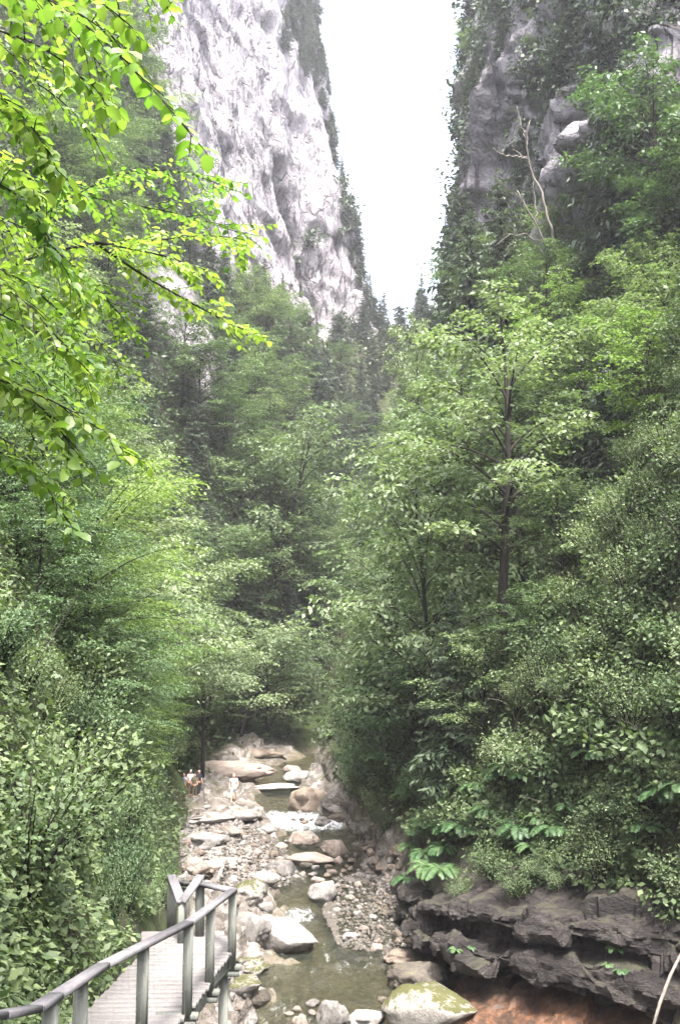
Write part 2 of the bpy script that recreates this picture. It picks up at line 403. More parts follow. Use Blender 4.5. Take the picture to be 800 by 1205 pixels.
# ------------------------------------------------------------------ the gorge: cross-sections along its length
ZW = [(-20, -.3), (25, -.05), (35, 0), (40, .25), (46, .5), (52, .7), (58, .9), (62, 1.3), (70, 1.4), (74, 1.6), (80, 1.9), (92, 2.4), (300, 2.4)]
def zw(Y): return np.interp(Y, [a for a, b in ZW], [b for a, b in ZW])
W = lambda *a: ('w', a); X = lambda *a: ('p', a)
SEC = {  # Y: (left points outwards from the water, right points)
 -14: (W((0, 9.8), (-2, 9.9), (-4, 11), (-7, 18), (-10, 28), (-14, 42), (-18, 60)), W((1, 9.7), (4, 9), (8, 10), (14, 20), (20, 30), (25, 36), (30, 42))),
 1.5: (W((0, 9.8), (-2, 9.6), (-4, 11), (-7, 18), (-10, 28), (-14, 42), (-18, 60)), W((1, 9.7), (4, 9), (8, 10), (14, 18), (20, 28), (25, 34), (30, 40))),
 7: (W((.5, 0), (-1.5, 4), (-3.7, 7.6), (-6.5, 16), (-9, 27), (-13, 42), (-17, 60)), W((6, 0), (9, 2), (12, 10), (15, 18), (20, 28), (25, 34), (30, 40))),
 14: (W((-.5, 0), (-1.6, 4.0), (-3.2, 6.8), (-6, 14.5), (-9, 27), (-13, 42), (-17, 60)), W((9, 0), (11, 4), (13, 10), (16, 18), (20, 28), (25, 34), (30, 40))),
 22: (W((-1.7, 0), (-3.2, 3.8), (-4.9, 6.6), (-8, 15), (-12, 28), (-16, 42), (-20, 60)), W((10.5, 0), (12, 4), (13.5, 11), (16, 20), (20, 28), (25, 34), (30, 40))),
 30: (X((285, 1205), (215, 1080), (150, 960), (40, 740), (-90, 450), (-220, 100), (-300, -250)), X((780, 1215), (810, 1060), (840, 880), (900, 600), (980, 300), (1060, 0), (1150, -150))),
 35: (X((290, 1145), (205, 1045), (160, 940), (60, 720), (-60, 430), (-180, 100), (-260, -250)), X((575, 1130), (600, 1000), (650, 800), (800, 480), (880, 220), (950, 0), (1050, -120))),
 40: (X((305, 1095), (205, 1020), (160, 920), (70, 700), (-40, 420), (-150, 100), (-230, -200)), X((515, 1082), (530, 1000), (590, 800), (770, 490), (850, 230), (920, 0), (1000, -120))),
 46: (X((320, 1050), (203, 1002), (160, 900), (80, 680), (-20, 420), (-120, 100), (-200, -200)), X((445, 1035), (480, 975), (640, 800), (815, 505), (850, 270), (880, 20), (940, -120))),
 55: (X((330, 990), (205, 960), (165, 880), (90, 670), (0, 420), (-90, 100), (-160, -200)), X((425, 985), (430, 930), (515, 790), (665, 500), (770, 300), (800, 40), (830, -120))),
 65: (X((290, 950), (205, 930), (175, 850), (100, 650), (20, 420), (-60, 100), (-130, -200)), X((360, 935), (395, 880), (440, 760), (550, 520), (690, 335), (695, 60), (700, -120))),
 75: (X((300, 905), (235, 888), (195, 820), (110, 620), (40, 400), (-30, 100), (-90, -200)), X((368, 905), (385, 860), (430, 740), (520, 520), (640, 335), (648, 60), (655, -120))),
 82: (X((330, 885), (262, 875), (205, 800), (120, 590), (50, 370), (-20, 80), (-80, -200)), X((400, 885), (410, 850), (440, 730), (515, 525), (615, 335), (622, 60), (635, -120))),
 90: (X((380, 848), (300, 842), (235, 780), (145, 550), (75, 320), (10, 50), (-60, -200)), X((420, 850), (430, 830), (460, 720), (510, 530), (590, 335), (592, 60), (605, -120))),
 100: (X((385, 825), (345, 775), (290, 680), (190, 450), (110, 200), (50, -50), (0, -250)), X((440, 825), (450, 780), (470, 680), (515, 510), (560, 335), (570, 90), (600, -120))),
 112: (X((390, 790), (355, 720), (295, 590), (205, 390), (125, 100), (90, -80), (50, -250)), X((440, 780), (455, 720), (475, 630), (508, 500), (534, 330), (545, 110), (575, -120))),
 130: (X((400, 710), (370, 640), (320, 510), (250, 330), (192, 60), (180, -100), (165, -250)), X((445, 700), (460, 650), (480, 590), (512, 480), (545, 350), (565, 150), (600, -100))),
 150: (X((410, 640), (390, 570), (350, 460), (305, 330), (262, 185), (240, -20), (215, -200)), X((450, 640), (465, 600), (485, 550), (510, 460), (545, 360), (570, 150), (620, -100))),
 170: (X((425, 560), (405, 500), (380, 440), (350, 370), (322, 292), (292, 50), (275, -150)), X((460, 560), (470, 530), (490, 490), (515, 430), (555, 350), (590, 150), (640, -60))),
 190: (X((440, 480), (420, 450), (395, 425), (375, 400), (356, 370), (340, 100), (330, -120)), X((470, 480), (480, 460), (495, 440), (520, 400), (565, 340), (600, 150), (660, 0))),
 208: (X((455, 425), (450, 416), (446, 408), (442, 400), (437, 385), (400, 200), (382, -60)), X((480, 425), (490, 412), (510, 400), (530, 380), (570, 330), (620, 150), (680, 0))),
 225: (X((465, 385), (455, 385), (445, 380), (435, 370), (415, 330), (380, 180), (350, -20)), X((482, 385), (495, 376), (515, 368), (540, 350), (580, 320), (640, 150), (700, 50))),
 265: (X((470, 400), (455, 400), (440, 395), (430, 390), (400, 350), (360, 250), (330, 100)), X((482, 400), (495, 395), (515, 390), (540, 380), (580, 350), (640, 200), (700, 100))),
}
YK = sorted(SEC)
def conv(side, Y):
    k, pts = side
    if k == 'w': return [p for p in pts]
    r = []
    for a, b in pts:
        v = P(a, b, Y); r.append((v.x, v.z))
    return r
tab = []
for Y in YK:
    L = conv(SEC[Y][0], Y); Rr = conv(SEC[Y][1], Y)
    if 5 < Y < 86:
        L[0] = (L[0][0], float(zw(Y)) + .12); Rr[0] = (Rr[0][0], float(zw(Y)) + .12)
    L.append((L[-1][0] - 45, L[-1][1] + 12)); Rr.append((Rr[-1][0] + 45, Rr[-1][1] + 10))
    tab.append(L[::-1] + Rr)
tab = np.array(tab)                       # (K, 16, 2)
YS = np.arange(-14, 265.01, .75)
NS = [10, 44, 54, 54, 44, 26, 26, 30, 26, 26, 44, 54, 54, 44, 10]   # columns per span of the profile
js = np.concatenate([i + np.arange(n) / n for i, n in enumerate(NS)] + [[15.0]])   # 0..15, 7..8 is the river
G = np.zeros((len(YS), 16, 2))
for j in range(16):
    for c in range(2): G[:, j, c] = np.interp(YS, YK, tab[:, j, c])
kern = np.exp(-.5 * (np.arange(-7, 8) / 3.0) ** 2); kern /= kern.sum()
Gp = np.pad(G, ((7, 7), (0, 0), (0, 0)), mode='edge')
G = sum(kern[k] * Gp[k:k + len(YS)] for k in range(15))
T = np.zeros((len(YS), len(js), 3))
T[:, :, 1] = YS[:, None]
for r in range(len(YS)):
    T[r, :, 0] = np.interp(js, np.arange(16), G[r, :, 0]); T[r, :, 2] = np.interp(js, np.arange(16), G[r, :, 1])
S = js[None, :].repeat(len(YS), 0); YY = YS[:, None].repeat(len(js), 1)
sm = lambda x, a, b: np.clip((x - a) / (b - a), 0, 1) ** 2 * (3 - 2 * np.clip((x - a) / (b - a), 0, 1))
# bed of the stream
inr = np.clip((S - 7.0), 0, 1); bed = np.sin(inr * np.pi)
T[:, :, 2] -= np.where((YY > 5), .75 * bed ** .7, 0) * np.where(YY < 86, 1, 0)
# normals
def normals(T):
    a = np.gradient(T, axis=0); b = np.gradient(T, axis=1)
    return nrm(np.cross(b, a))
N = normals(T)
flat = T.reshape(-1, 3); nf = N.reshape(-1, 3); s_ = S.ravel(); y_ = YY.ravel()
if nf[:, 2].mean() < 0: nf = -nf
rockL = sm(4.12 - s_, 0, .12) * sm(y_, 122, 130)
rockR = sm(s_, 11.9, 12.1) * sm(y_, 44, 52)
pxs = np.array([proj(v) for v in flat]) if False else None
c_, sn = math.cos(PITCH), math.sin(PITCH)
d_ = flat[:, 1] * c_ + (flat[:, 2] - CAMZ) * sn
ppx = 400 + F * flat[:, 0] / np.maximum(d_, .1); ppy = 602.5 - F * (-flat[:, 1] * sn + (flat[:, 2] - CAMZ) * c_) / np.maximum(d_, .1)
def outcrop(Y0, px, py, ry, rx, rz):
    c = P(px, py, Y0)
    q = ((flat[:, 1] - Y0) / ry) ** 2 + ((flat[:, 0] - c.x) / rx) ** 2 + ((flat[:, 2] - c.z) / rz) ** 2
    return np.exp(-q)
oc = outcrop(112, 212, 395, 9, 8, 8) * 1.5 + outcrop(97, 40, 270, 8, 5, 9) * .8
lowL = sm(8.2 - s_, .4, 1.0) * 0
river = sm(87 - y_ + fbm(flat, 3, 2, 44) * 2, 0, 3) * sm(s_, 6.0, 6.35) * sm(9.25 - s_, 0, .8)
river *= sm(y_, 20, 26)
river = np.clip(river + .0, 0, 1)
wetm = bed.ravel() ** .5 * np.where(s_ > 7, 1, 0) * np.where(s_ < 8, 1, 0) * np.where(y_ < 86, 1, 0)
cliff = np.clip(rockL + rockR + np.clip(oc, 0, 1), 0, 1)
amp_hill = np.where((s_ < 6) | (s_ > 9), 1, .15) * sm(y_, 14, 30)
disp = amp_hill * (1 - cliff) * fbm(flat, 9, 4, 3) * 1.0 * np.where(y_ < 48, .45, 1.0)
fl2 = flat * np.array([1, 1, .55])
rot = flat @ np.array([[.82, 0, -.57], [0, 1, 0], [.57, 0, .82]])
fold = flat @ np.array([[.87, 0, .5], [0, 1, 0], [-.5, 0, .87]])
disp += cliff * (fbm(fl2, 26, 3, 11) * 1.9 + fbm(fold * np.array([1, .5, .22]), 3.4, 4, 15) * .24 + fbm(fold * np.array([.3, .2, 1]), 4.5, 3, 17) * .3 + cells(rot * np.array([1, .55, 1.0]), 9, 5) * .9 + cells(rot * np.array([1, .6, 1.4]), 3.2, 9) * .32 + fbm(flat, 3, 3, 21) * .5)
# the long dark fissure down the pale face
ckx = np.interp(ppy, [-80, 60, 180, 270, 330, 372], [312, 318, 325, 345, 360, 374]) + fbm(flat, 7, 3, 40) * 4
crack = np.exp(-((ppx - ckx) / 4.2) ** 2) * rockL * (s_ < 4.3) * (y_ > 150)
disp -= crack * 6.5
# the overhang and its dark recess on the right-hand cliff
rec = np.minimum(1, outcrop(66, 690, 245, 7, 7, 3.0) * 1.6); lip = np.minimum(1, outcrop(66, 690, 198, 8, 7, 2.6) * 1.6)
disp += -rec * 5.0 + lip * 2.2 + rockR * (cells(rot * np.array([1, .7, .8]), 5.5, 61) * 2.2 + cells(flat, 2.2, 63) * .6)
# uneven rocky river floor
riv_amp = river * (1 - wetm * .6) * (cells(flat * np.array([1, 1, .5]), 2.2, 31) * .6 + cells(flat, .95, 35) * .34 + fbm(flat, 1.8, 4, 33) * .3)
disp += riv_amp
flat2 = flat + nf * disp[:, None]
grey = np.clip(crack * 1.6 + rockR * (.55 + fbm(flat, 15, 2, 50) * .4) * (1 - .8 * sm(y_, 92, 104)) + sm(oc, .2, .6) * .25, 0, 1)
n0, n1 = T.shape[:2]
i = np.arange(n0 - 1)[:, None] * n1; j = np.arange(n1 - 1)[None, :]
quads = np.stack([i + j, i + j + 1, i + n1 + j + 1, i + n1 + j], -1).reshape(-1, 4)
fn = np.cross(flat2[quads[:, 1]] - flat2[quads[:, 0]], flat2[quads[:, 3]] - flat2[quads[:, 0]])
if (fn[:, 2].mean() < 0): quads = quads[:, ::-1]
rocka = np.clip(cliff * 1.15 + fbm(flat, 6, 3, 60) * .25 * cliff, 0, 1)
cell_mid = (s_[quads].mean(1), y_[quads].mean(1))
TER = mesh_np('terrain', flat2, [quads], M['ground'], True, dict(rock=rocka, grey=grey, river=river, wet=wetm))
tag(link('terrain', TER), kind='structure')
BVH = BVHTree.FromPolygons(flat2.tolist(), quads.tolist())
CAM = Vector((0, 0, CAMZ))
def hit(px, py):
    d = (P(px, py, 10) - CAM).normalized()
    r = BVH.ray_cast(CAM + d * 3.5, d); return r[0]
def down(x, y, z=250.0):
    r = BVH.ray_cast(Vector((x, y, z)), Vector((0, 0, -1))); return r[0]

# ------------------------------------------------------------------ stream
def edge_x(Y, j):
    return np.interp(Y, YS, G[:, j, 0])
wy = np.arange(18, 90, .22); wn = 46
wu = np.linspace(-.12, 1.12, wn)
xl = edge_x(wy, 7); xr = edge_x(wy, 8)
WX = xl[:, None] + (xr - xl)[:, None] * wu[None, :]
WV = np.stack([WX, wy[:, None].repeat(wn, 1), zw(wy)[:, None].repeat(wn, 1)], -1).reshape(-1, 3)
slope = np.gradient(zw(wy), wy)
foam_r = np.clip((slope - .02) * 11, 0.0, .60)
kf = np.exp(-.5 * (np.arange(-9, 10) / 4.0) ** 2); kf /= kf.sum()
foam_r = np.convolve(foam_r, kf, 'same')
foam = foam_r[:, None].repeat(wn, 1).ravel()
for px, py, r, a in ((275, 1195, 1.0, .45), (330, 1185, 1.4, .38), (380, 1200, 1.2, .38), (350, 1077, 1.3, .5), (330, 1070, 1.2, .4), (352, 960, 2.2, .55), (325, 962, 2, .55), (400, 1032, 1.2, .35), (420, 1180, 1, .25)):
    Yc = 40.0
    for _ in range(20):
        v = P(px, py, Yc); Yc = (CAMZ - float(zw(Yc))) * Yc / (CAMZ - v.z)
    v = P(px, py, Yc)
    foam = np.maximum(foam, a * np.exp(-(((WV[:, 0] - v.x) / r) ** 2 + ((WV[:, 1] - v.y) / (r * 1.3)) ** 2)))
WV[:, 2] += fbm(WV * np.array([1.3, .8, 1]), .8, 3, 77) * (.025 + .13 * foam)
i = np.arange(len(wy) - 1)[:, None] * wn; j = np.arange(wn - 1)[None, :]
wq = np.stack([i + j, i + j + 1, i + wn + j + 1, i + wn + j], -1).reshape(-1, 4)
tag(link('stream_water', mesh_np('stream_water', WV, [wq], M['water'], True, dict(foam=foam))), kind='structure')

# ------------------------------------------------------------------ leaves and trees
def leaves(pos, dr, up, ln, wd, fancy=False):
    """pos,dr,up (n,3); returns V, faces"""
    n = len(pos); dr = nrm(dr); sd = nrm(np.cross(dr, up)); up = np.cross(sd, dr)
    ln = np.broadcast_to(ln, (n,))[:, None]; wd = np.broadcast_to(wd, (n,))[:, None]
    if not fancy:
        V = np.stack([pos, pos + dr * ln * .45 + sd * wd * .5 , pos + dr * ln - up * ln * .06, pos + dr * ln * .45 - sd * wd * .5], 1).reshape(-1, 3)
        return V, np.arange(n * 4).reshape(n, 4)
    b = pos; m = pos + dr * ln * .5 ; tip = pos + dr * ln - up * ln * .12
    l1 = pos + dr * ln * .25 + sd * wd * .42 + up * wd * .10; l2 = pos + dr * ln * .66 + sd * wd * .42 + up * wd * .06
    r1 = pos + dr * ln * .25 - sd * wd * .42 + up * wd * .10; r2 = pos + dr * ln * .66 - sd * wd * .42 + up * wd * .06
    V = np.stack([b, l1, l2, tip, r2, r1, m], 1).reshape(-1, 3)
    k = np.arange(n)[:, None] * 7
    f = np.concatenate([k + np.array([[0, 6, 2, 1]]), k + np.array([[6, 3, 2, 2]])[:, :4] * 1, ], 0) if False else None
    f = np.concatenate([k + np.array([[0, 5, 4, 6]]), k + np.array([[0, 6, 2, 1]])], 0)
    t = np.concatenate([k + np.array([[6, 4, 3]]), k + np.array([[6, 3, 2]])], 0)
    return V, f, t

def bez(p0, d0, d1, L, n):
    """bent path of length about L from direction d0 to d1"""
    u = np.linspace(0, 1, n)[:, None]
    d = nrm(d0[None] * (1 - u) + d1[None] * u)
    st = np.vstack([np.zeros((1, 3)), np.cumsum(d[:-1] * L / (n - 1), 0)])
    return p0 + st

def broadleaf(seed, H, Rad, cb=.3, nl=22, ntw=19, nlf=17, leaf=.22, mat='leaf_mid', trunk_r=.14, lean=.08, sweep=.25, bark='bark', prof_top=.35, upn=.30, qmin=.18):
    g = np.random.default_rng(seed); wood = MB()
    top = np.array([g.normal() * lean * H, g.normal() * lean * H, H * .93])
    u = np.linspace(0, 1, 9)[:, None]
    tr = top * u + np.c_[np.sin(u * 4 + g.random() * 6) * .03 * H, np.cos(u * 3 + g.random() * 6) * .03 * H, u * 0] * u
    tr[0, 2] -= .6
    wood.tube(tr, trunk_r * (1 - .88 * u[:, 0]) + .012, 7, rough=.25, seed=seed)
    LP = []; LD = []; LU = []; LS = []
    for k in range(nl):
        tt = (k + g.random()) / nl; t = cb + (1 - cb) * tt
        a = k * 2.399 + g.normal() * .3
        pr = (.62 + .5 * math.sin(math.pi * min(1, tt * .85 + .12))) if tt < .75 else .95 - (tt - .75) * 4 * (1 - prof_top)
        L = Rad * pr * (.75 + .5 * g.random())
        ia = t * 8; i0 = min(7, int(ia)); p0 = tr[i0] + (tr[i0 + 1] - tr[i0]) * (ia - i0)
        h = np.array([math.cos(a), math.sin(a), 0])
        e0 = .25 + .55 * g.random() + .5 * tt; e1 = -sweep + .3 * g.random() + .35 * tt
        d0 = h * math.cos(e0) + np.array([0, 0, math.sin(e0)]); d1 = h * math.cos(e1) + np.array([0, 0, math.sin(e1)])
        path = bez(p0, d0, d1, L, 8)
        r0 = trunk_r * .42 * (1 - .6 * t)
        wood.tube(path, np.linspace(r0, .008, 8), 5, cap=False)
        m = max(4, int(ntw * L / Rad))
        q = qmin + (1 - qmin) * (np.arange(m) + g.random(m)) / m
        qi = q * 7; q0 = np.minimum(6, qi.astype(int)); pp = path[q0] + (path[q0 + 1] - path[q0]) * (qi - q0)[:, None]
        sd = np.where(np.arange(m) % 2, 1, -1) * (.35 + .8 * g.random(m)) * (1.1 - .5 * q)
        aa = a + sd
        el = g.normal(.0, .10, m)
        td = np.stack([np.cos(aa) * np.cos(el), np.sin(aa) * np.cos(el), np.sin(el)], 1)
        tl = L * (.42 - .2 * q) * (.7 + .6 * g.random(m))
        pp = pp + g.normal(size=(m, 3)) * np.array([.05, .05, .022]) * L
        f = (np.arange(nlf) + .5) / nlf
        ps = pp[:, None] + td[:, None] * (tl[:, None] * f[None])[..., None]
        ps[..., 2] -= (tl[:, None] * f[None] ** 2) * .22
        perp = np.stack([-np.sin(aa), np.cos(aa), 0 * aa], 1)
        sg = np.where(np.arange(nlf) % 2, 1., -1.)[None, :, None]
        wob = g.random((m, nlf, 1)) * tl[:, None, None] * .30
        ps = ps + perp[:, None] * sg * wob + g.normal(size=ps.shape) * leaf * .18
        ld = td[:, None] * .55 + perp[:, None] * sg * .8 + g.normal(size=ps.shape) * .3; ld[..., 2] -= .22
        lu = np.array([0, 0, 1.]) + g.normal(size=ps.shape) * upn
        LP.append(ps.reshape(-1, 3)); LD.append(ld.reshape(-1, 3)); LU.append(lu.reshape(-1, 3))
        LS.append((leaf * (.65 + .7 * g.random((m, nlf)))).ravel())
    LP, LD, LU, LS = np.vstack(LP), np.vstack(LD), np.vstack(LU), np.concatenate(LS)
    V, f = leaves(LP, LD, LU, LS, LS * .62)
    return wood.mesh('trunk', M[bark], True), mesh_np('crown', V, [f], M[mat])

def conifer(seed, H, Rad, mat='needle', nw=24, per=6, cb=.08, trunk_r=.16, droop=.5, power=.8, ns=11):
    g = np.random.default_rng(seed); wood = MB()
    u = np.linspace(0, 1, 8)[:, None]
    tr = np.c_[g.normal() * .02 * H * u, g.normal() * .02 * H * u, u * H]; tr[0, 2] -= .6
    wood.tube(tr, trunk_r * (1 - .93 * u[:, 0]), 7)
    Vs = []; 
    A, B, C = [], [], []
    for w in range(nw):
        tt = (w + .3 * g.random()) / nw; z = H * (cb + (1 - cb) * tt)
        L0 = Rad * (1 - tt) ** power * (.8 + .35 * g.random()) + .1
        for b in range(per):
            a = b * 2 * math.pi / per + w * 1.1 + g.normal() * .25
            L = L0 * (.6 + .55 * g.random())
            h = np.array([math.cos(a), math.sin(a), 0])
            e0 = .25 * (tt) + .05; e1 = -droop * (1 - tt * .6) + g.normal() * .12
            d0 = h * math.cos(e0) + np.array([0, 0, math.sin(e0)]); d1 = h * math.cos(e1) + np.array([0, 0, math.sin(e1)])
            path = bez(np.array([tr[-1, 0] * z / H, tr[-1, 1] * z / H, z + g.normal() * .15]), d0, d1, L, 5)
            if w % 2 == 0 and L > .5: wood.tube(path, np.linspace(trunk_r * .16, .01, 5), 4, cap=False)
            q = (np.arange(ns) + g.random(ns)) / ns; qi = q * 4; q0 = np.minimum(3, qi.astype(int))
            pp = path[q0] + (path[q0 + 1] - path[q0]) * (qi - q0)[:, None]
            perp = np.array([-math.sin(a), math.cos(a), 0])
            for sgn in (-1, 1):
                sd = h * .6 + perp * sgn * .75 + g.normal(size=(ns, 3)) * .2; sd[:, 2] -= .25 + .35 * g.random(ns)
                ll = L * (.34 - .2 * q) * (.7 + .6 * g.random(ns)) + .10
                A.append(pp); B.append(np.c_[nrm(sd), ll]); C.append(np.array([0, 0, 1.]) + g.normal(size=(ns, 3)) * .35)
    A, B, C = np.vstack(A), np.vstack(B), np.vstack(C)
    # two shoots per side twig: the twig itself and a hanging tassel
    ln = B[:, 3]; V1, f1 = leaves(A, B[:, :3], C, ln, ln * .30)
    A2 = A + B[:, :3] * ln[:, None] * .45; D2 = B[:, :3] + g.normal(size=A.shape) * .5; D2[:, 2] -= .5
    V2, f2 = leaves(A2, D2, C, ln * .7, ln * .22)
    V = np.vstack([V1, V2]); f = np.vstack([f1, f2 + len(V1)])
    return wood.mesh('trunk', M['bark'], True), mesh_np('crown', V, [f], M[mat])

def shrub(seed, H, Rad, mat='leaf_mid', nst=26, nlf=70, leaf=.11, bark='bark', dome=1.0):
    g = np.random.default_rng(seed); wood = MB(); LP, LD, LU, LS = [], [], [], []
    for k in range(nst):
        a = k * 2.399 + g.normal() * .3; rr = math.sqrt((k + .5) / nst)
        tip = np.array([math.cos(a) * Rad * rr, math.sin(a) * Rad * rr, H * (.35 + .65 * math.sqrt(max(0, 1 - (rr * .95) ** 2))) * (.75 + .35 * g.random())])
        p0 = np.array([g.normal() * .08, g.normal() * .08, -.25])
        L = np.linalg.norm(tip - p0)
        d1 = nrm(tip - p0 + np.array([math.cos(a), math.sin(a), -.4]) * L * .35)
        path = bez(p0, nrm(tip - p0 + np.array([0, 0, .6 * L])), d1, L * 1.02, 6)
        wood.tube(path, np.linspace(.022 * H / 1.6 + .006, .006, 6), 4, cap=False)
        q = .25 + .78 * g.random(nlf) ** .7; qi = np.minimum(q, .999) * 5; q0 = np.minimum(4, qi.astype(int))
        ps = path[q0] + (path[q0 + 1] - path[q0]) * (qi - q0)[:, None] + g.normal(size=(nlf, 3)) * np.array([.16, .16, .11]) * (Rad * .75)
        out = nrm(ps - np.array([0, 0, H * .3]))
        LP.append(ps); LD.append(out * .7 + g.normal(size=ps.shape) * .6 - np.array([0, 0, .25])); LU.append(np.array([0, 0, .9]) + out * .5 + g.normal(size=ps.shape) * .4)
        LS.append(leaf * (.6 + .8 * g.random(nlf)))
    LP, LD, LU, LS = np.vstack(LP), np.vstack(LD), np.vstack(LU), np.concatenate(LS)
    V, f = leaves(LP, LD, LU, LS, LS * .6)
    return wood.mesh('stem', M[bark], True), mesh_np('foliage', V, [f], M[mat])

def fernplant(seed, L=1.0, nf=11):
    g = np.random.default_rng(seed); wood = MB(); A, B, C, S1 = [], [], [], []
    for k in range(nf):
        a = k * 2 * math.pi / nf + g.normal() * .2; h = np.array([math.cos(a), math.sin(a), 0]); l = L * (.75 + .4 * g.random())
        path = bez(np.zeros(3), h * .45 + np.array([0, 0, .9]), h * .8 + np.array([0, 0, -.75 - .5 * g.random()]), l, 12)
        wood.tube(path, np.linspace(.009, .003, 12), 4, cap=False)
        perp = np.array([-math.sin(a), math.cos(a), 0]); m = 26
        q = .14 + .86 * np.arange(m) / m; qi = q * 11; q0 = np.minimum(10, qi.astype(int)); pp = path[q0] + (path[q0 + 1] - path[q0]) * (qi - q0)[:, None]
        tg = path[q0 + 1] - path[q0]
        for sgn in (-1, 1):
            A.append(pp); B.append(perp * sgn + nrm(tg) * .35 + np.array([0, 0, -.12])); C.append(np.cross(nrm(tg), perp * 1.0) * np.sign(np.cross(nrm(tg), perp)[:, 2:3]))
            S1.append(l * .26 * np.sin(np.pi * (.12 + .86 * (1 - q))) * (.9 + .2 * g.random(m)) + .01)
    A, B, C, S1 = np.vstack(A), np.vstack(B), np.vstack(C), np.concatenate(S1)
    V, f = leaves(A, B, C, S1, S1 * .17 + .009)
    return wood.mesh('stem', M['fern'], True), mesh_np('frond', V, [f], M['fern'])

class Proto:
    def __init__(s, meshes, names): s.meshes = meshes; s.names = names; s.first = None
PR = {}
def proto(key, meshes, names=('trunk', 'crown')): PR[key] = Proto(meshes, names)
proto('ash', broadleaf(1, 9, 3.6, .30, 23, 20, 17, .23, 'leaf_pale'))
proto('maple', broadleaf(2, 9, 4.0, .22, 26, 19, 17, .21, 'leaf_mid', lean=.05))
proto('hazel', broadleaf(3, 7, 3.9, .10, 24, 21, 16, .21, 'leaf_pale', lean=.1, sweep=.35))
proto('lime', broadleaf(4, 10, 3.8, .15, 30, 19, 16, .23, 'leaf_mid', prof_top=.2))
proto('bluish', broadleaf(5, 8, 3.8, .15, 25, 20, 16, .22, 'leaf_blue', sweep=.4))
proto('golden', broadleaf(6, 9, 4.0, .12, 26, 19, 17, .20, 'leaf_yellow', sweep=.2))
proto('overhang', broadleaf(14, 8, 4.4, .42, 20, 24, 18, .21, 'leaf_pale', sweep=.45))
proto('slender', broadleaf(8, 15.5, 4.6, .34, 21, 26, 17, .23, 'leaf_pale', .26, .012, qmin=.42))
proto('nearleaf', broadleaf(9, 7, 3.4, .14, 30, 24, 24, .115, 'leaf_blue', .10, sweep=.35))
proto('nearpale', broadleaf(10, 7, 3.6, .14, 30, 24, 24, .12, 'leaf_yellow', .10, sweep=.3))
proto('spruce', conifer(11, 15, 2.9, 'needle'))
proto('fir', conifer(12, 13, 3.3, 'needle_grey', 22, 6, .05, power=.65, droop=.35))
proto('yew', conifer(13, 9, 3.2, 'needle', 18, 7, .03, power=.5, droop=.25))
proto('bush', shrub(21, 1.7, 1.2, 'leaf_mid', 28, 90, .09), ('stem', 'foliage'))
proto('bush_pale', shrub(22, 1.5, 1.2, 'leaf_pale', 28, 90, .09), ('stem', 'foliage'))
proto('bush_dark', shrub(23, 1.6, 1.3, 'ivy'), ('stem', 'foliage'))
proto('bush_blue', shrub(24, 1.9, 1.5, 'leaf_blue', 44, 130, .085), ('stem', 'foliage'))
proto('bush_broad', shrub(26, 1.5, 1.3, 'leaf_mid', 26, 36, .18), ('stem', 'foliage'))
proto('bush_fine', shrub(27, 1.8, 1.2, 'ivy', 40, 110, .062), ('stem', 'foliage'))
proto('bush_rock', shrub(25, 1.5, 1.6, 'ivy_dark', 24, 60, .15), ('stem', 'foliage'))
proto('fern', fernplant(31, 1.0), ('stem', 'frond'))
proto('fern_small', fernplant(32, .7, 9), ('stem', 'frond'))

def plant(key, name, loc, label, cat, group=None, scale=1.0, rotz=None, sz=None, tilt=None):
    p = PR[key]
    rz = rng.random() * 6.283 if rotz is None else rotz
    root = empty(name, loc, rz)
    if tilt: root.rotation_euler = (tilt[0], tilt[1], rz)
    root.scale = (scale, scale, scale * (sz or 1))
    tag(root, label, cat, group)
    if p.first is None:
        p.first = root
        for nm, me in zip(p.names, p.meshes): link(nm, me, root)
    else:
        for ch in list(p.first.children):
            c = ch.copy(); COL.objects.link(c); c.parent = root
    return root
RAD = {'ash': 3.6, 'maple': 4.0, 'hazel': 3.9, 'lime': 3.8, 'bluish': 3.8, 'golden': 4.0, 'slender': 4.6, 'overhang': 4.4, 'nearleaf': 3.4, 'nearpale': 3.6, 'spruce': 2.9, 'fir': 3.3, 'yew': 3.2}
BR = np.array([(300, 490), (400, 455), (500, 440), (600, 402), (650, 376), (760, 372), (870, 378), (900, 382), (960, 395), (1000, 440), (1040, 475), (1100, 490), (1205, 560)])
BLF = np.array([(700, 420), (800, 395), (850, 372), (868, 330), (888, 245), (905, 203), (940, 198), (1000, 195), (1040, 188), (1100, 150), (1205, 105)])
def clear_width(g, height):
    """how wide a crown may grow before it would close the stream's corridor"""
    if g[1] > 86: return 99.0
    best = 99.0
    for f in (.1, .35, .6, .85):
        u, v = proj((g[0], g[1], g[2] + height * f)); k = g[1] / F
        xr_, xl_ = np.interp(v, BR[:, 0], BR[:, 1]), np.interp(v, BLF[:, 0], BLF[:, 1])
        if u > (xr_ + xl_) / 2: best = min(best, (u - xr_) * k)
        elif v > 700: best = min(best, (xl_ - u) * k)
    return best
H0 = {'ash': 9, 'maple': 9, 'hazel': 7, 'lime': 10, 'bluish': 8, 'golden': 9, 'slender': 15.5, 'overhang': 8, 'nearleaf': 7, 'nearpale': 7, 'spruce': 15, 'fir': 13, 'yew': 9}

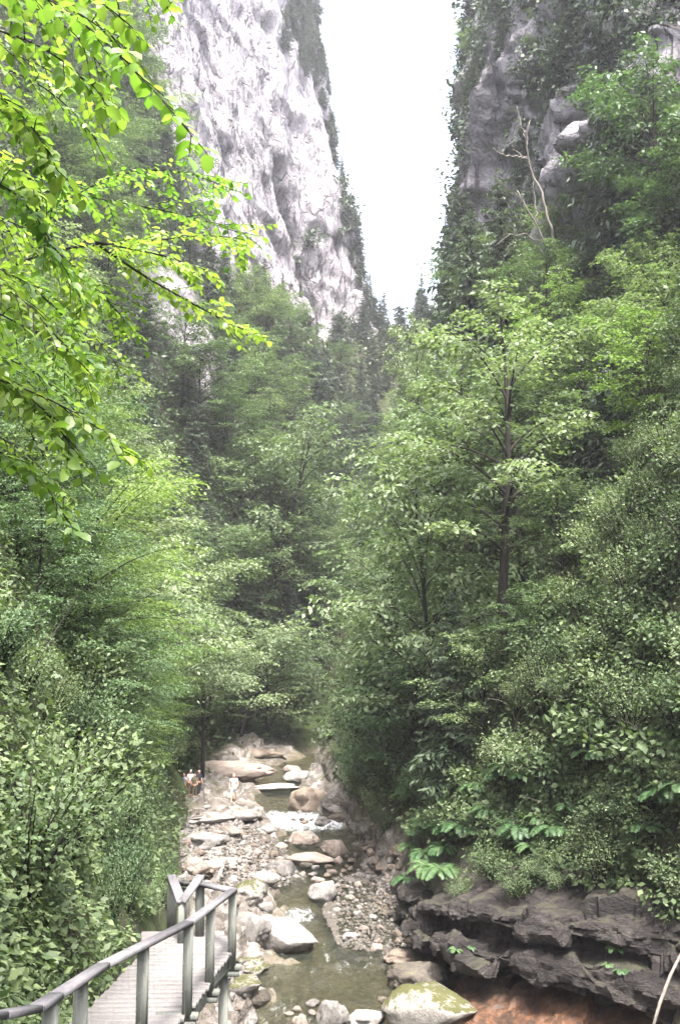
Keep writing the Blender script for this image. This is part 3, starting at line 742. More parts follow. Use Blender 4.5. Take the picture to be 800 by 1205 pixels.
def tree_px(key, name, px, pytop, Y, label, cat='tree', group=None, hmin=None, height=None, sz=None, rotz=None, dz=0, wide=None):
    """stands on the ground at distance Y below pixel column px, its top near row pytop (or with a given height in metres)"""
    v = P(px, 600, Y); g = down(v.x, Y)
    if g is None: return None
    if height is None:
        height = max(hmin or 2.0, P(px, pytop, Y).z - g.z)
    sc = height / H0[key] / (sz or 1)
    wmax = min(1.12 if Y < 80 else 1.7, max(.9, clear_width((g.x, g.y, g.z), height)) / RAD[key])
    if wide: wmax = wide
    if sc > wmax: sz = height / H0[key] / wmax; sc = wmax
    return plant(key, name, (g.x, g.y, g.z - .1 + dz), label, cat, group, sc, rotz, sz)

exec_after = []
# ------------------------------------------------------------------ plants: undergrowth that nobody could count
QC = flat2[quads].mean(1); QN = np.cross(flat2[quads[:, 1]] - flat2[quads[:, 0]], flat2[quads[:, 3]] - flat2[quads[:, 0]])
QA = np.linalg.norm(QN, axis=1); QN = QN / np.maximum(QA, 1e-9)[:, None]
QS, QY = cell_mid
QX, QPY = ppx[quads].mean(1), ppy[quads].mean(1)
INF = (QY > 10) & (QX > -140) & (QX < 940) & (QPY > -120) & (QPY < 1300)
q_river, q_rock = river[quads].mean(1), rocka[quads].mean(1)
CAMA = np.array([0, 0, CAMZ])
VW = CAMA - QC; DIST = np.linalg.norm(VW, axis=1); FACE = np.clip((VW / DIST[:, None] * QN).sum(1), .12, 1)
def cover(name, mask, n, size, mat, label, seed, thick=.5, dens=None, upw=.6, mx=.6):
    g = np.random.default_rng(seed)
    wgt = QA * FACE / DIST ** 2 * mask
    if dens is not None: wgt = wgt * dens
    wgt = wgt / wgt.sum()
    idx = g.choice(len(QA), n, p=wgt)
    a, b = g.random((n, 1)), g.random((n, 1))
    c = flat2[quads[idx]]
    ps = c[:, 0] * (1 - a) * (1 - b) + c[:, 1] * a * (1 - b) + c[:, 2] * a * b + c[:, 3] * (1 - a) * b
    d = DIST[idx]; sc = np.minimum(size * (.5 + d / 60.0), mx)
    # clumps: plants stand higher where a slow noise is high
    cl = np.clip(fbm(ps, 1.2, 3, seed) * .7 + .45, 0, 1.3)
    off = g.random(n) ** .8 * thick * cl * (.6 + d / 90.0)
    ps = ps + QN[idx] * off[:, None] + np.array([0, 0, 1.]) * (off * .5)[:, None]
    out = QN[idx].copy(); out[:, 2] = 0; out = nrm(out + 1e-4)
    dr = out * .6 + g.normal(size=(n, 3)) * .7; dr[:, 2] -= .35
    up = np.array([0, 0, upw]) + QN[idx] * .5 + g.normal(size=(n, 3)) * .4
    ll = sc * (.4 + 1.5 * g.random(n) ** 2.2)
    V, f = leaves(ps, dr, up, ll, ll * .62)
    return tag(link(name, mesh_np(name, V, [f], M[mat])), label, None, None, 'stuff')
gaps = np.clip(fbm(QC, 2.6, 3, 333) * 2.0 + .8, .16, 1.2)
lowbank = (QS > 8.6) & (QY > 24) & (QY < 70)
notpath = 1 - np.exp(-(((QX - 222) / 40) ** 2 + ((QPY - 925) / 40) ** 2) ** 2)
cover('undergrowth', INF * notpath * (QX < np.interp(QPY, BLF[:, 0], BLF[:, 1]) + 6) * (QS < 6.25) * (QY < 75) * (1 - q_river).clip(0, 1), 75000, .13, 'ivy', None, 101, .45)
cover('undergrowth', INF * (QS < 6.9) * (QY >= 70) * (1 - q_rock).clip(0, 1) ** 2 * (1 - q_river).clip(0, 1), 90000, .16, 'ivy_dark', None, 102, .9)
cover('undergrowth', INF * (QS > 8.9) * (QY < 62) * (1 - .8 * (QY > 41.5) * (QY < 52) * (QS > 9.8)) * (1 - q_rock).clip(0, 1) * (1 - q_river * .9).clip(0, 1), 95000, .15, 'ivy', None, 103, .9, gaps)
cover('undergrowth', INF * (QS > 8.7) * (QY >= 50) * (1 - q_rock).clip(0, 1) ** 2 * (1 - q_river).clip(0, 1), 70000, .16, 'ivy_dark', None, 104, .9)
# creepers on the right-hand cliff, in irregular hanging patches
patch = np.clip(fbm(QC * np.array([1, 1, .45]), 9, 4, 71) * 2.6 + .05 - 3 * (rec + lip)[quads].mean(1), 0, 1)
cover('climbing_ivy', INF * (QS > 11.9) * (QY > 44) * (QY < 150), 70000, .15, 'needle_grey', None, 105, 1.3, patch)
patch2 = np.clip(fbm(QC, 8, 4, 72) * 2.2 - .75, 0, 1)
cover('climbing_ivy', INF * (QS < 4.0) * (QY > 122) * (QY < 215), 3500, .15, 'needle_grey', None, 106, .9, patch2 * (np.exp(-((QX - 395) / 22) ** 2 - ((QPY - 285) / 28) ** 2) * 6 + .25 * (QX > 385)))
for o in bpy.data.objects:
    if o.name.startswith('climbing_ivy'): tag(o, kind='stuff')

def scatter(mask, n, mind, seed):
    g = np.random.default_rng(seed); idx = np.nonzero(mask)[0]; g.shuffle(idx); out = []
    for k in idx:
        p = QC[k]
        if all((p[0] - q[0]) ** 2 + (p[1] - q[1]) ** 2 + (p[2] - q[2]) ** 2 > mind * mind for q in out):
            out.append(p)
            if len(out) >= n: break
    return out

# ---- trees that can be told apart (pixel column, top row, distance)
TREES = [
 # right-hand spur
 ('slender', 'broadleaf_tree', 588, 330, 42, 'tall slender tree with bare dark lower trunk, tallest on the right spur'),
 ('slender', 'broadleaf_tree', 614, 440, 46, 'thin tree with dark straight trunk just right of the tallest tree'),
 ('hazel', 'broadleaf_tree', 520, 560, 47, 'pale green broadleaf tree leaning over the gorge left of the tallest tree'),
 ('lime', 'broadleaf_tree', 455, 610, 54, 'leafy tree on the left edge of the right spur, level with the dark hollow'),
 ('hazel', 'broadleaf_tree', 415, 705, 58, 'low pale tree at the outer tip of the right spur above the pool'),
 ('ash', 'broadleaf_tree', 538, 395, 56, 'pale topped tree behind the tallest tree, to its left'),
 ('ash', 'broadleaf_tree', 492, 365, 78, 'bright tree top seen against the sky notch at the spur crest'),
 ('golden', 'broadleaf_tree', 640, 330, 58, 'yellowish green tree below the dead snag on the right cliff foot'),
 ('maple', 'broadleaf_tree', 690, 375, 52, 'mid green round tree under the grey overhang of the right cliff'),
 ('fir', 'conifer_tree', 530, 690, 42, 'grey green drooping conifer low on the right spur above the stream'),
 ('bluish', 'broadleaf_tree', 470, 760, 49, 'bluish green small tree at the spur foot over the boulders'),
 ('bluish', 'broadleaf_tree', 618, 680, 39, 'small layered tree growing beside the dark stump hollow'),
 ('maple', 'broadleaf_tree', 562, 738, 41, 'many stemmed small tree with thin dark stems in front of the spur'),
 ('yew', 'conifer_tree', 690, 480, 46, 'dark yew filling the shady gap behind the bank crest'),
 ('yew', 'conifer_tree', 735, 410, 45, 'dark evergreen high in the gap below the right cliff'),
 ('lime', 'broadleaf_tree', 790, 300, 43, 'bright leafy tree at the right edge under the cliff'),
 ('golden', 'broadleaf_tree', 765, 350, 40, 'fresh green small tree on the bank crest at the right edge'),
 ('maple', 'broadleaf_tree', 660, 560, 41, 'shaded broadleaf tree behind the crest of the right bank'),
 # on the right-hand cliff
 ('bluish', 'broadleaf_tree', 798, 55, 53, 'large bluish green tree overhanging the right cliff near the top right corner'),
 ('yew', 'conifer_tree', 745, 70, 58, 'dark evergreen left of the large bluish tree near the top right corner'),
 ('bluish', 'broadleaf_tree', 806, 170, 52, 'broadleaf tree drooping beside the grey overhang at the right edge'),
 ('fir', 'conifer_tree', 600, 195, 66, 'ragged grey conifer clinging round the dead snag'),
 ('fir', 'conifer_tree', 555, 245, 76, 'drooping grey conifer at the left foot of the right cliff'),
 ('fir', 'conifer_tree', 566, 130, 92, 'wispy conifer on the sky edge of the right cliff, upper of two'),
 ('fir', 'conifer_tree', 548, 215, 90, 'wispy conifer on the sky edge of the right cliff, lower of two'),
 ('ash', 'broadleaf_tree', 565, 85, 104, 'pale tree on the skyline shoulder of the right cliff'),
 # left side, near to far
 ('nearpale', 'broadleaf_tree', 95, 545, 30, 'yellow green tree above the walkway path on the left'),
 ('nearleaf', 'broadleaf_tree', 15, 640, 24, 'bluish tree with a leaning bare limb at the left edge'),
 ('maple', 'broadleaf_tree', 20, 520, 36, 'shaded tall tree at the left edge behind the yellow green one'),
 ('hazel', 'broadleaf_tree', 165, 655, 56, 'broad pale layered tree on the left bank before the far hillside'),
 ('hazel', 'broadleaf_tree', 150, 620, 46, 'layered tree with silvery leaves halfway along the left bank'),
 ('hazel', 'broadleaf_tree', 285, 738, 83, 'pale flat topped tree reaching out over the stream bend'),
 ('ash', 'broadleaf_tree', 216, 745, 68, 'tree with dark straight trunk standing just behind the hikers'),
 ('nearleaf', 'broadleaf_tree', 105, 790, 30, 'bluish small tree with arched dark trunk left of the path'),
 ('nearleaf', 'broadleaf_tree', 40, 850, 21, 'bluish leaning small tree with twisted dark stem near the walkway'),
 ('nearleaf', 'broadleaf_tree', 140, 855, 31, 'rounded bluish small tree beside the stony path'),
 ('overhang', 'broadleaf_tree', 243, 712, 70, 'pale tree spreading over the left bank just upstream of the hikers', 1.0),
 ('overhang', 'broadleaf_tree', 190, 668, 62, 'pale spreading tree above the hikers on the left', 1.05),
 ('overhang', 'broadleaf_tree', 318, 752, 85, 'low pale tree overhanging the water at the bend', 1.1),
 # far left hillside
 ('hazel', 'broadleaf_tree', 318, 498, 104, 'large rounded pale green tree standing out on the far left hillside', 1.9),
 ('maple', 'broadleaf_tree', 262, 455, 108, 'broadleaf tree left of the large rounded one on the far hillside'),
 ('ash', 'broadleaf_tree', 275, 620, 98, 'pale layered tree low on the far hillside above the red earth bank'),
 ('fir', 'conifer_tree', 205, 560, 92, 'tall grey conifer on the left hillside beside broadleaf trees'),
 ('fir', 'conifer_tree', 245, 570, 96, 'second grey conifer a step right of the tall grey one'),
 ('spruce', 'conifer_tree', 330, 320, 160, 'dark spruce at the lower right corner of the pale cliff'),
 ('spruce', 'conifer_tree', 352, 335, 172, 'slim dark spruce growing at the foot of the cliff fissure'),
 ('spruce', 'conifer_tree', 300, 300, 148, 'dark spruce left of the cliff foot, halfway up'),
 ('spruce', 'conifer_tree', 372, 370, 182, 'dark spruce right of the fissure foot'),
 ('lime', 'broadleaf_tree', 400, 400, 185, 'light green round tree beneath the right end of the pale cliff'),
 ('spruce', 'conifer_tree', 452, 335, 215, 'lacy dark conifer against the sky in the notch'),
]
NAMED = []
for key, nm, px, pt, Y, lab, *wd_ in TREES:
    o = tree_px(key, nm, px, pt, Y, lab, 'tree', None, 3.5, wide=wd_[0] if wd_ else None)
    if o: NAMED.append(o)
occupied = [Vector(o.location) for o in NAMED]

def hides_face(p, hh):
    if p[0] > 12 or p[1] < 60 or p[1] > 187: return False
    for f in (.3, .6, .95):
        u, v = proj((p[0], p[1], p[2] + hh * f))
        if v < 392 and u + 1.2 * F / p[1] > np.interp(v, [-200, 0, 80, 200, 310, 370, 392], [60, 150, 200, 270, 330, 352, 430]) + 8: return True
    return False
def fills_notch(p, hh):
    if not 60 < p[1] < 128: return False
    u, v = proj((p[0], p[1], p[2] + hh * .6)); w = 2.2 * F / p[1]
    return 440 < v < 660 and (u + w > 402 if u < 415 else u - w < 402 + (660 - v) * .2)
def hides_cliff(p, hh):
    if p[1] > 66: return False
    for f in (.4, .75, 1.0):
        u, v = proj((p[0], p[1], p[2] + hh * f))
        if 648 < u < 745 and 165 < v < 335: return True
    return False
def fill(mask, n, mind, seed, kinds, label, group, hrange, cat='tree', sink=.2):
    g = np.random.default_rng(seed); c = 0
    for p in scatter(mask, n, mind, seed):
        if any((Vector(p) - q).length < mind * .7 for q in occupied): continue
        k = kinds[int(g.integers(len(kinds)))]
        con = k in ('spruce', 'fir', 'yew')
        hh = hrange[0] + (hrange[1] - hrange[0]) * g.random()
        nm = 'conifer_tree' if con else ('shrub' if cat == 'shrub' else 'broadleaf_tree')
        lab = label[0] if con and len(label) > 1 else label[-1]
        base = H0.get(k, 1.7); sc_ = hh / base
        cw = clear_width(p, hh) / RAD.get(k, 1.4)
        if cw < .5 * sc_ or hides_cliff(p, hh) or hides_face(p, hh) or fills_notch(p, hh): continue
        sc_ = min(sc_, max(cw, .3)); sz_ = min(1.9, hh / base / sc_)
        plant(k, nm, (p[0], p[1], p[2] - sink), lab, cat, group, sc_, None, sz_); c += 1
    return c
VIS = INF & (QX > -60) & (QX < 860)
fill(VIS & (QY > 84) & (QY < 128) & (QS > 2.2) & (QS < 6.6) & (q_rock < .45) & (QPY > 60), 75, 4.6, 201,
     ['spruce', 'fir', 'maple', 'lime', 'fir', 'bluish', 'maple'], ('dark conifer among the mixed wood on the far left hillside', 'mid green broadleaf tree within the mixed wood on the far left hillside'), 'trees of the far left hillside', (7, 12))
fill(VIS & (QY > 126) & (QY < 212) & (QS > 3.95) & (QS < 7.1) & (q_rock < .6), 80, 6.0, 202,
     ['spruce', 'fir', 'spruce', 'yew', 'maple'], ('dark conifer in the steep wood below the pale cliff', 'broadleaf tree in the steep wood below the pale cliff'), 'trees below the pale cliff', (6, 11))
fill(VIS & (QY > 50) & (QY < 84) & (QS > 3.0) & (QS < 6.2) & (q_river < .3), 34, 4.0, 203,
     ['maple', 'bluish', 'lime', 'hazel'], ('broadleaf tree in the thick wood along the left bank',), 'trees of the left bank', (5, 9))
fill(VIS & (QY > 26) & (QY < 50) & (QS > 3.6) & (QS < 6.0) & (q_river < .3), 34, 2.8, 204,
     ['nearleaf', 'nearpale', 'nearleaf'], ('leafy tree on the steep left slope above the path',), 'trees of the near left slope', (3.5, 6.5))
fill(VIS & (QY > 50) & (QY < 120) & (QS > 9.2) & (QS < 12.1) & (q_rock < .5), 60, 4.2, 205,
     ['maple', 'ash', 'lime', 'fir', 'bluish', 'maple'], ('conifer mixed into the wood on the right spur', 'broadleaf tree within the wood on the right spur'), 'trees of the right spur', (5, 9))
fill(VIS & (QY > 120) & (QY < 235) & (QS > 7.1) & (QS < 12.5), 50, 6, 206,
     ['spruce', 'yew', 'spruce', 'fir'], ('dark conifer at the far head of the gorge', 'broadleaf tree at the far head of the gorge'), 'trees at the head of the gorge', (8, 13))
# clinging to the right-hand cliff
fill(VIS & (QY > 46) & (QY < 118) & (QS > 12.0) & (QS < 14.2) & ((rec + lip)[quads].mean(1) < .15), 46, 4.8, 207,
     ['yew', 'fir', 'fir', 'yew', 'ash'], ('dark evergreen clinging to the face of the right cliff', 'small broadleaf tree rooted on a ledge of the right cliff'), 'trees clinging to the right cliff', (3.5, 6.5))
# skyline of the left-hand cliff and its shelf
fill(VIS & (QY > 205) & (QY < 216) & (QS > 1.5) & (QS < 3.95), 40, 4.5, 208,
     ['spruce', 'fir', 'yew'], ('dark conifer on the right skyline edge of the pale cliff',), 'trees on the skyline of the pale cliff', (4, 8))
fill(VIS & (QY > 168) & (QY < 213) & (QS > 1.0) & (QS < 3.4) & (QPY < 62 + 1.2 * (QX - 330)) & (QPY < 95) & (QX > 282) & (QX < 400), 60, 3.2, 209,
     ['spruce', 'fir', 'yew'], ('dark conifer hanging at the top of the pale cliff',), 'trees at the top of the pale cliff', (5, 9))

# ---- shrubs and ferns
fill(VIS & (QY > 27) & (QY < 41.5) & (QS > 8.95) & (QS < 11.6) & (QPY < 1060) & (gaps > .3), 105, 1.35, 301, ['bush', 'bush_pale', 'bush_broad', 'bush_fine', 'bush_dark', 'bush_broad', 'bush_fine'],
     ('leafy shrub on the steep right bank above the dark ledge',), 'shrubs of the right bank', (1.1, 2.4), 'shrub')
fill(VIS & (QY > 46) & (QY < 66) & (QS > 8.7) & (QS < 10.2), 40, 1.7, 302, ['bush', 'bush_blue', 'bush_pale', 'bush_fine'],
     ('shrub low on the right spur above the stream',), 'shrubs at the foot of the right spur', (1.2, 2.4), 'shrub')
fill(VIS & (QY > 12) & (QY < 50) & (QS > 4.4) & (QS < 6.0), 46, 1.6, 303, ['bush_blue', 'bush_fine', 'bush_blue', 'bush', 'bush_dark'],
     ('bluish leafy shrub on the left slope beside walkway and path',), 'shrubs beside the path', (1.0, 2.4), 'shrub')
fill(VIS & (QY > 50) & (QY < 90) & (QS > 5.4) & (QS < 6.4) & (q_river < .25), 30, 1.7, 304, ['bush', 'bush_pale'],
     ('pale shrub on the left bank near the hikers',), 'shrubs of the far left bank', (1.3, 2.4), 'shrub')
FERNS = [(545, 985, 'large fern with spreading fronds on the lip over the gravel bar', 1.5), (503, 1015, 'fern hanging over the stream at the left end of the dark ledge', 1.3),
         (578, 965, 'fern just right of the large spreading one', 1.2), (525, 1008, 'pale fern between the ledge end and the large fern', 1.2),
         (600, 915, 'fern halfway up the right bank, above the large spreading one', 1.2), (520, 900, 'fern under the drooping grey conifer', 1.2), (655, 1050, 'tuft of fern growing on the dark ledge', .8),
         (700, 900, 'small fern among shrubs at the right, level with the hikers', 1.1), (478, 945, 'fern at the foot of the right spur', 1.1), (760, 985, 'fern over the upper block of the dark ledge', 1.1),
         (560, 935, 'fern in the middle of the bank above the two largest', 1.2), (640, 975, 'fern on the ledge top, left of the bare rock block', 1.1), (495, 985, 'fern half way between spur foot and ledge end', 1.2)]
for px, py, lab, fs in FERNS:
    g_ = hit(px, py)
    if g_: plant('fern', 'fern', g_ + Vector((-.12, -.35, .22)), lab, 'fern', None, fs * .8)
for k, (px, py) in enumerate([(196, 1035), (190, 1060), (196, 1000), (198, 975), (180, 1085)]):
    g_ = hit(px, py)
    if g_: plant(('bush', 'bush_blue')[k % 2], 'shrub', g_ + Vector((-.3, 0, -.1)), ('small shrub at the path edge just behind the walkway end', 'shrub against the left corner post of the walkway', 'shrub at the path edge a little beyond the walkway', 'shrub halfway between walkway end and the hikers', 'shrub crowding the left edge of the walkway deck')[k], 'shrub', None, .55)
for k, (px, py, Y) in enumerate([(262, 1180, 15.5), (285, 1195, 16), (245, 1200, 14.5), (300, 1175, 18)]):
    v = P(px, py, Y); g_ = down(v.x, Y)
    plant('bush_pale', 'shrub', (v.x, Y, g_.z - .1), ('soft green shrub under the outer edge of walkway', 'feathery shrub below the last walkway post', 'green shrub beside the walkway beam at the bottom edge', 'low shrub between walkway and mossy stones')[k], 'shrub', None, .75)

FPOLY = [(480, 905), (640, 890), (790, 960), (640, 1005), (520, 1025), (485, 1000)]
gq = np.random.default_rng(77)
for k in range(22):
    a = FPOLY[int(gq.integers(6))]; b = FPOLY[int(gq.integers(6))]; f_ = gq.random()
    g_ = hit(a[0] + (b[0] - a[0]) * f_ + gq.normal() * 12, a[1] + (b[1] - a[1]) * f_ + gq.normal() * 12)
    if g_: plant(('fern', 'fern_small')[k % 2], 'fern', g_ + Vector((-.1, -.3, .2)), 'fern among the shrubs of the right bank above the dark ledge', 'fern', 'ferns of the right bank', .8 + .5 * gq.random())

# bare arching stems among the leaves of the right bank
gs = np.random.default_rng(818)
for k, (px, py) in enumerate([(640, 900), (700, 820), (745, 720), (610, 850), (690, 690), (770, 860), (655, 950), (735, 610)]):
    g_ = hit(px, py)
    if g_ is None: continue
    m = MB(); b0 = np.array(g_) + np.array([0, .1, -.3])
    for q in range(3):
        d0 = nrm(np.array([gs.normal() * .5 - .3, -.5, 1.0])); d1 = nrm(np.array([gs.normal() - .6, -.6, -.15 + .5 * gs.random()]))
        L = 1.1 + 1.2 * gs.random(); m.tube(bez(b0 + gs.normal(size=3) * .06, d0, d1, L, 9), np.linspace(.016, .004, 9), 4, False, .3)
    tag(link('bare_branch', m.mesh('bare_branch', M['deadwood'], True)), 'bare arching brown stems sticking out of the shrubs on the right bank', 'branch', 'bare stems of the right bank')

# ------------------------------------------------------------------ dark overhanging ledge at the foot of the right bank
LPTS = [P(490, 1040, 43), P(492, 1064, 40.5), P(506, 1108, 36.8), P(570, 1162, 33.2), P(680, 1188, 31.2), P(800, 1204, 29.6), P(930, 1225, 28)]
LPTS = np.array([(v.x, v.y) for v in LPTS])
dl = np.r_[0, np.cumsum(np.linalg.norm(np.diff(LPTS, axis=0), axis=1))]
nl_ = 300; la = np.linspace(0, dl[-1], nl_)
lx = np.interp(la, dl, LPTS[:, 0]); ly = np.interp(la, dl, LPTS[:, 1])
ks = np.exp(-.5 * (np.arange(-14, 15) / 7.0) ** 2); ks /= ks.sum()
lx = np.convolve(np.pad(lx, 14, 'edge'), ks, 'valid'); ly = np.convolve(np.pad(ly, 14, 'edge'), ks, 'valid')
tx, ty = np.gradient(lx), np.gradient(ly); ln_ = np.hypot(tx, ty); tx /= ln_; ty /= ln_
ox, oy = ty, -tx                      # outwards: towards the stream and the viewer
if (ox[nl_ // 2] > 0): ox, oy = -ox, -oy
fr_ = la / dl[-1]
PRF = [(2.9, -1.0, 1), (2.2, -.2, 1), (1.3, .25, 1), (.4, .75, 1), (-.45, 1.15, .9), (-.95, 1.35, .2), (-.9, 1.5, 0), (-.1, 1.42, 0), (.5, 1.5, 0), (.78, 1.75, 0), (.8, 2.1, 0), (.72, 2.45, 0), (.5, 2.7, 0),
       (.02, 2.8, 0), (-.05, 2.95, 0), (.3, 3.0, 0), (.52, 3.2, 0), (.55, 3.6, 0), (.42, 3.95, 0), (.1, 4.2, 0), (-.7, 4.45, 0), (-1.5, 4.8, 0), (-3, 5.2, 0)]
pj = np.array(PRF); npf = 150
pd = np.r_[0, np.cumsum(np.hypot(np.diff(pj[:, 0]), np.diff(pj[:, 1])))]; pu = np.linspace(0, pd[-1], npf)
po, ph, prust = (np.interp(pu, pd, pj[:, c]) for c in range(3))
hs_ = np.interp(fr_, [0, .25, .45, .7, 1], [.42, .55, .72, .86, 1.05])
apr = np.interp(fr_, [0, .38, .52, 1], [0, .12, 1, 1])
O = np.where((prust > 0)[None, :], -.6 + (po[None] + .6) * apr[:, None], po[None]) * np.ones((nl_, npf))
Hh = ph[None] * hs_[:, None]
und = fbm(np.stack([la, la * 0, la * 0], 1), 5.0, 3, 88) * .35       # the beds rise and fall along their length
Hh = Hh + und[:, None] * sm(ph, .6, 2)[None]
LV = np.stack([lx[:, None] + ox[:, None] * O, ly[:, None] + oy[:, None] * O, Hh], -1).reshape(-1, 3)
ln2 = nrm(np.cross(np.gradient(LV.reshape(nl_, npf, 3), axis=0), np.gradient(LV.reshape(nl_, npf, 3), axis=1))).reshape(-1, 3)
if (ln2.reshape(nl_, npf, 3)[:, npf // 2, 1].mean() > 0): ln2 = -ln2
ra = np.tile(prust, (nl_, 1)) * np.interp(fr_, [.40, .5, .86, 1], [0, 1, 1, .4])[:, None]
rough_ = cells(LV * np.array([.8, .8, .9]), 1.5, 91) * .62 + cells(LV * np.array([.8, .8, 1.4]), .55, 93) * .13 + fbm(LV, .9, 4, 95) * .12 + fbm(LV * np.array([1, 1, .3]), 3, 2, 97) * .3
LV = LV + ln2 * (rough_ * (1 - .25 * ra.ravel()))[:, None]
i = np.arange(nl_ - 1)[:, None] * npf; j = np.arange(npf - 1)[None, :]
lq = np.stack([i + j, i + j + 1, i + npf + j + 1, i + npf + j], -1).reshape(-1, 4)
LM = mesh_np('rock_ledge', LV, [lq], M['ledge'], True, dict(rust=ra.ravel() * np.clip(fbm(LV, 2.2, 3, 99) * .9 + .75, 0, 1)))
LM.set_sharp_from_angle(angle=R_(38))
tag(link('rock_ledge', LM), 'dark layered rock ledge overhanging the rust stained foot of the right bank', kind='structure')

gl = np.random.default_rng(19)
Lg = LV.reshape(nl_, npf, 3)
for k in range(44):
    a = int(nl_ * (.08 + .86 * gl.random())); bq = int(npf * (.84 + .14 * gl.random())) if k % 4 else int(npf * (.52 + .12 * gl.random()))
    q = Lg[a, min(bq, npf - 2)]
    key = ('bush', 'bush_dark', 'fern_small', 'bush_pale')[k % 4 if k % 4 else 2]
    plant(key, 'fern' if key.startswith('fern') else 'shrub', Vector(q) + Vector((0, -.05, -.08)), 'tuft of fern rooted in a crack of the dark ledge' if key.startswith('fern') else 'low plant growing along the top of the dark ledge', 'fern' if key.startswith('fern') else 'shrub', 'ferns of the dark ledge' if key.startswith('fern') else 'low plants on the dark ledge', (.38 + .35 * gl.random()) * (.8 if key.startswith('fern') else 1))

# ------------------------------------------------------------------ boulders and stones
def rock_mesh(seed, sub=4, fl=.7, block=.3):
    bm = bmesh.new(); bmesh.ops.create_icosphere(bm, subdivisions=sub, radius=1.0)
    v = np.array([x.co[:] for x in bm.verts]); g = np.random.default_rng(seed)
    d = v * (1 + cells(v + seed * 3.7, .95, seed)[:, None] * block * 1.5 + cells(v + seed * 1.3, .42, seed + 2)[:, None] * block * .55 + fbm(v + seed, .7, 4, seed)[:, None] * .12)
    for _ in range(7):                                  # broken flat faces
        n = nrm(g.normal(size=3) + np.array([0, 0, .25])); k = .55 + .3 * g.random(); e = d @ n
        d = d - np.maximum(e - k, 0)[:, None] * n * .75
    d = d * np.array([1, .8 + .2 * g.random(), fl])
    d /= np.abs(d[:, 0]).max()
    for x, c in zip(bm.verts, d): x.co = c
    me = bpy.data.meshes.new('boulder'); bm.to_mesh(me); bm.free()
    me.polygons.foreach_set('use_smooth', np.ones(len(me.polygons), bool))
    me.materials.append(M['stone_pale']); return me
RM = [rock_mesh(40 + k, 4, .55 + .06 * (k % 5), .22 + .04 * (k % 3)) for k in range(8)]
RS = [rock_mesh(60 + k, 3, .6 + .06 * (k % 4), .25) for k in range(6)]
def ground_at(px, py):
    h_ = hit(px, py); d = (P(px, py, 10) - CAM); Yc = 40.0
    for _ in range(25): Yc = (CAMZ - float(zw(Yc))) / max(.01, -d.z / d.y)
    wv = P(px, py, Yc)
    if h_ is None or h_.y > wv.y: return wv
    return h_
def put_rock(me, px, py, wpx, hpx, mat, label, name='boulder', cat='boulder', group=None, rz=None, dp=.75, sink=.3):
    g = ground_at(px, py); s = wpx * g.y / F / 2; hgt = max(.5 * hpx, hpx - .08 * wpx * dp) * g.y / F / (1 - sink * .6)
    zr = max(abs(v.co.z) for v in me.vertices)
    o = link(name, me, None, (g.x, g.y + s * dp * .6, g.z + hgt * (.5 - sink) * .9), rng.random() * .7 - .35 if rz is None else rz, (s, s * dp, hgt / 2 / zr))
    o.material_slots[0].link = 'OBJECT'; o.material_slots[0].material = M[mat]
    return tag(o, label, cat, group)
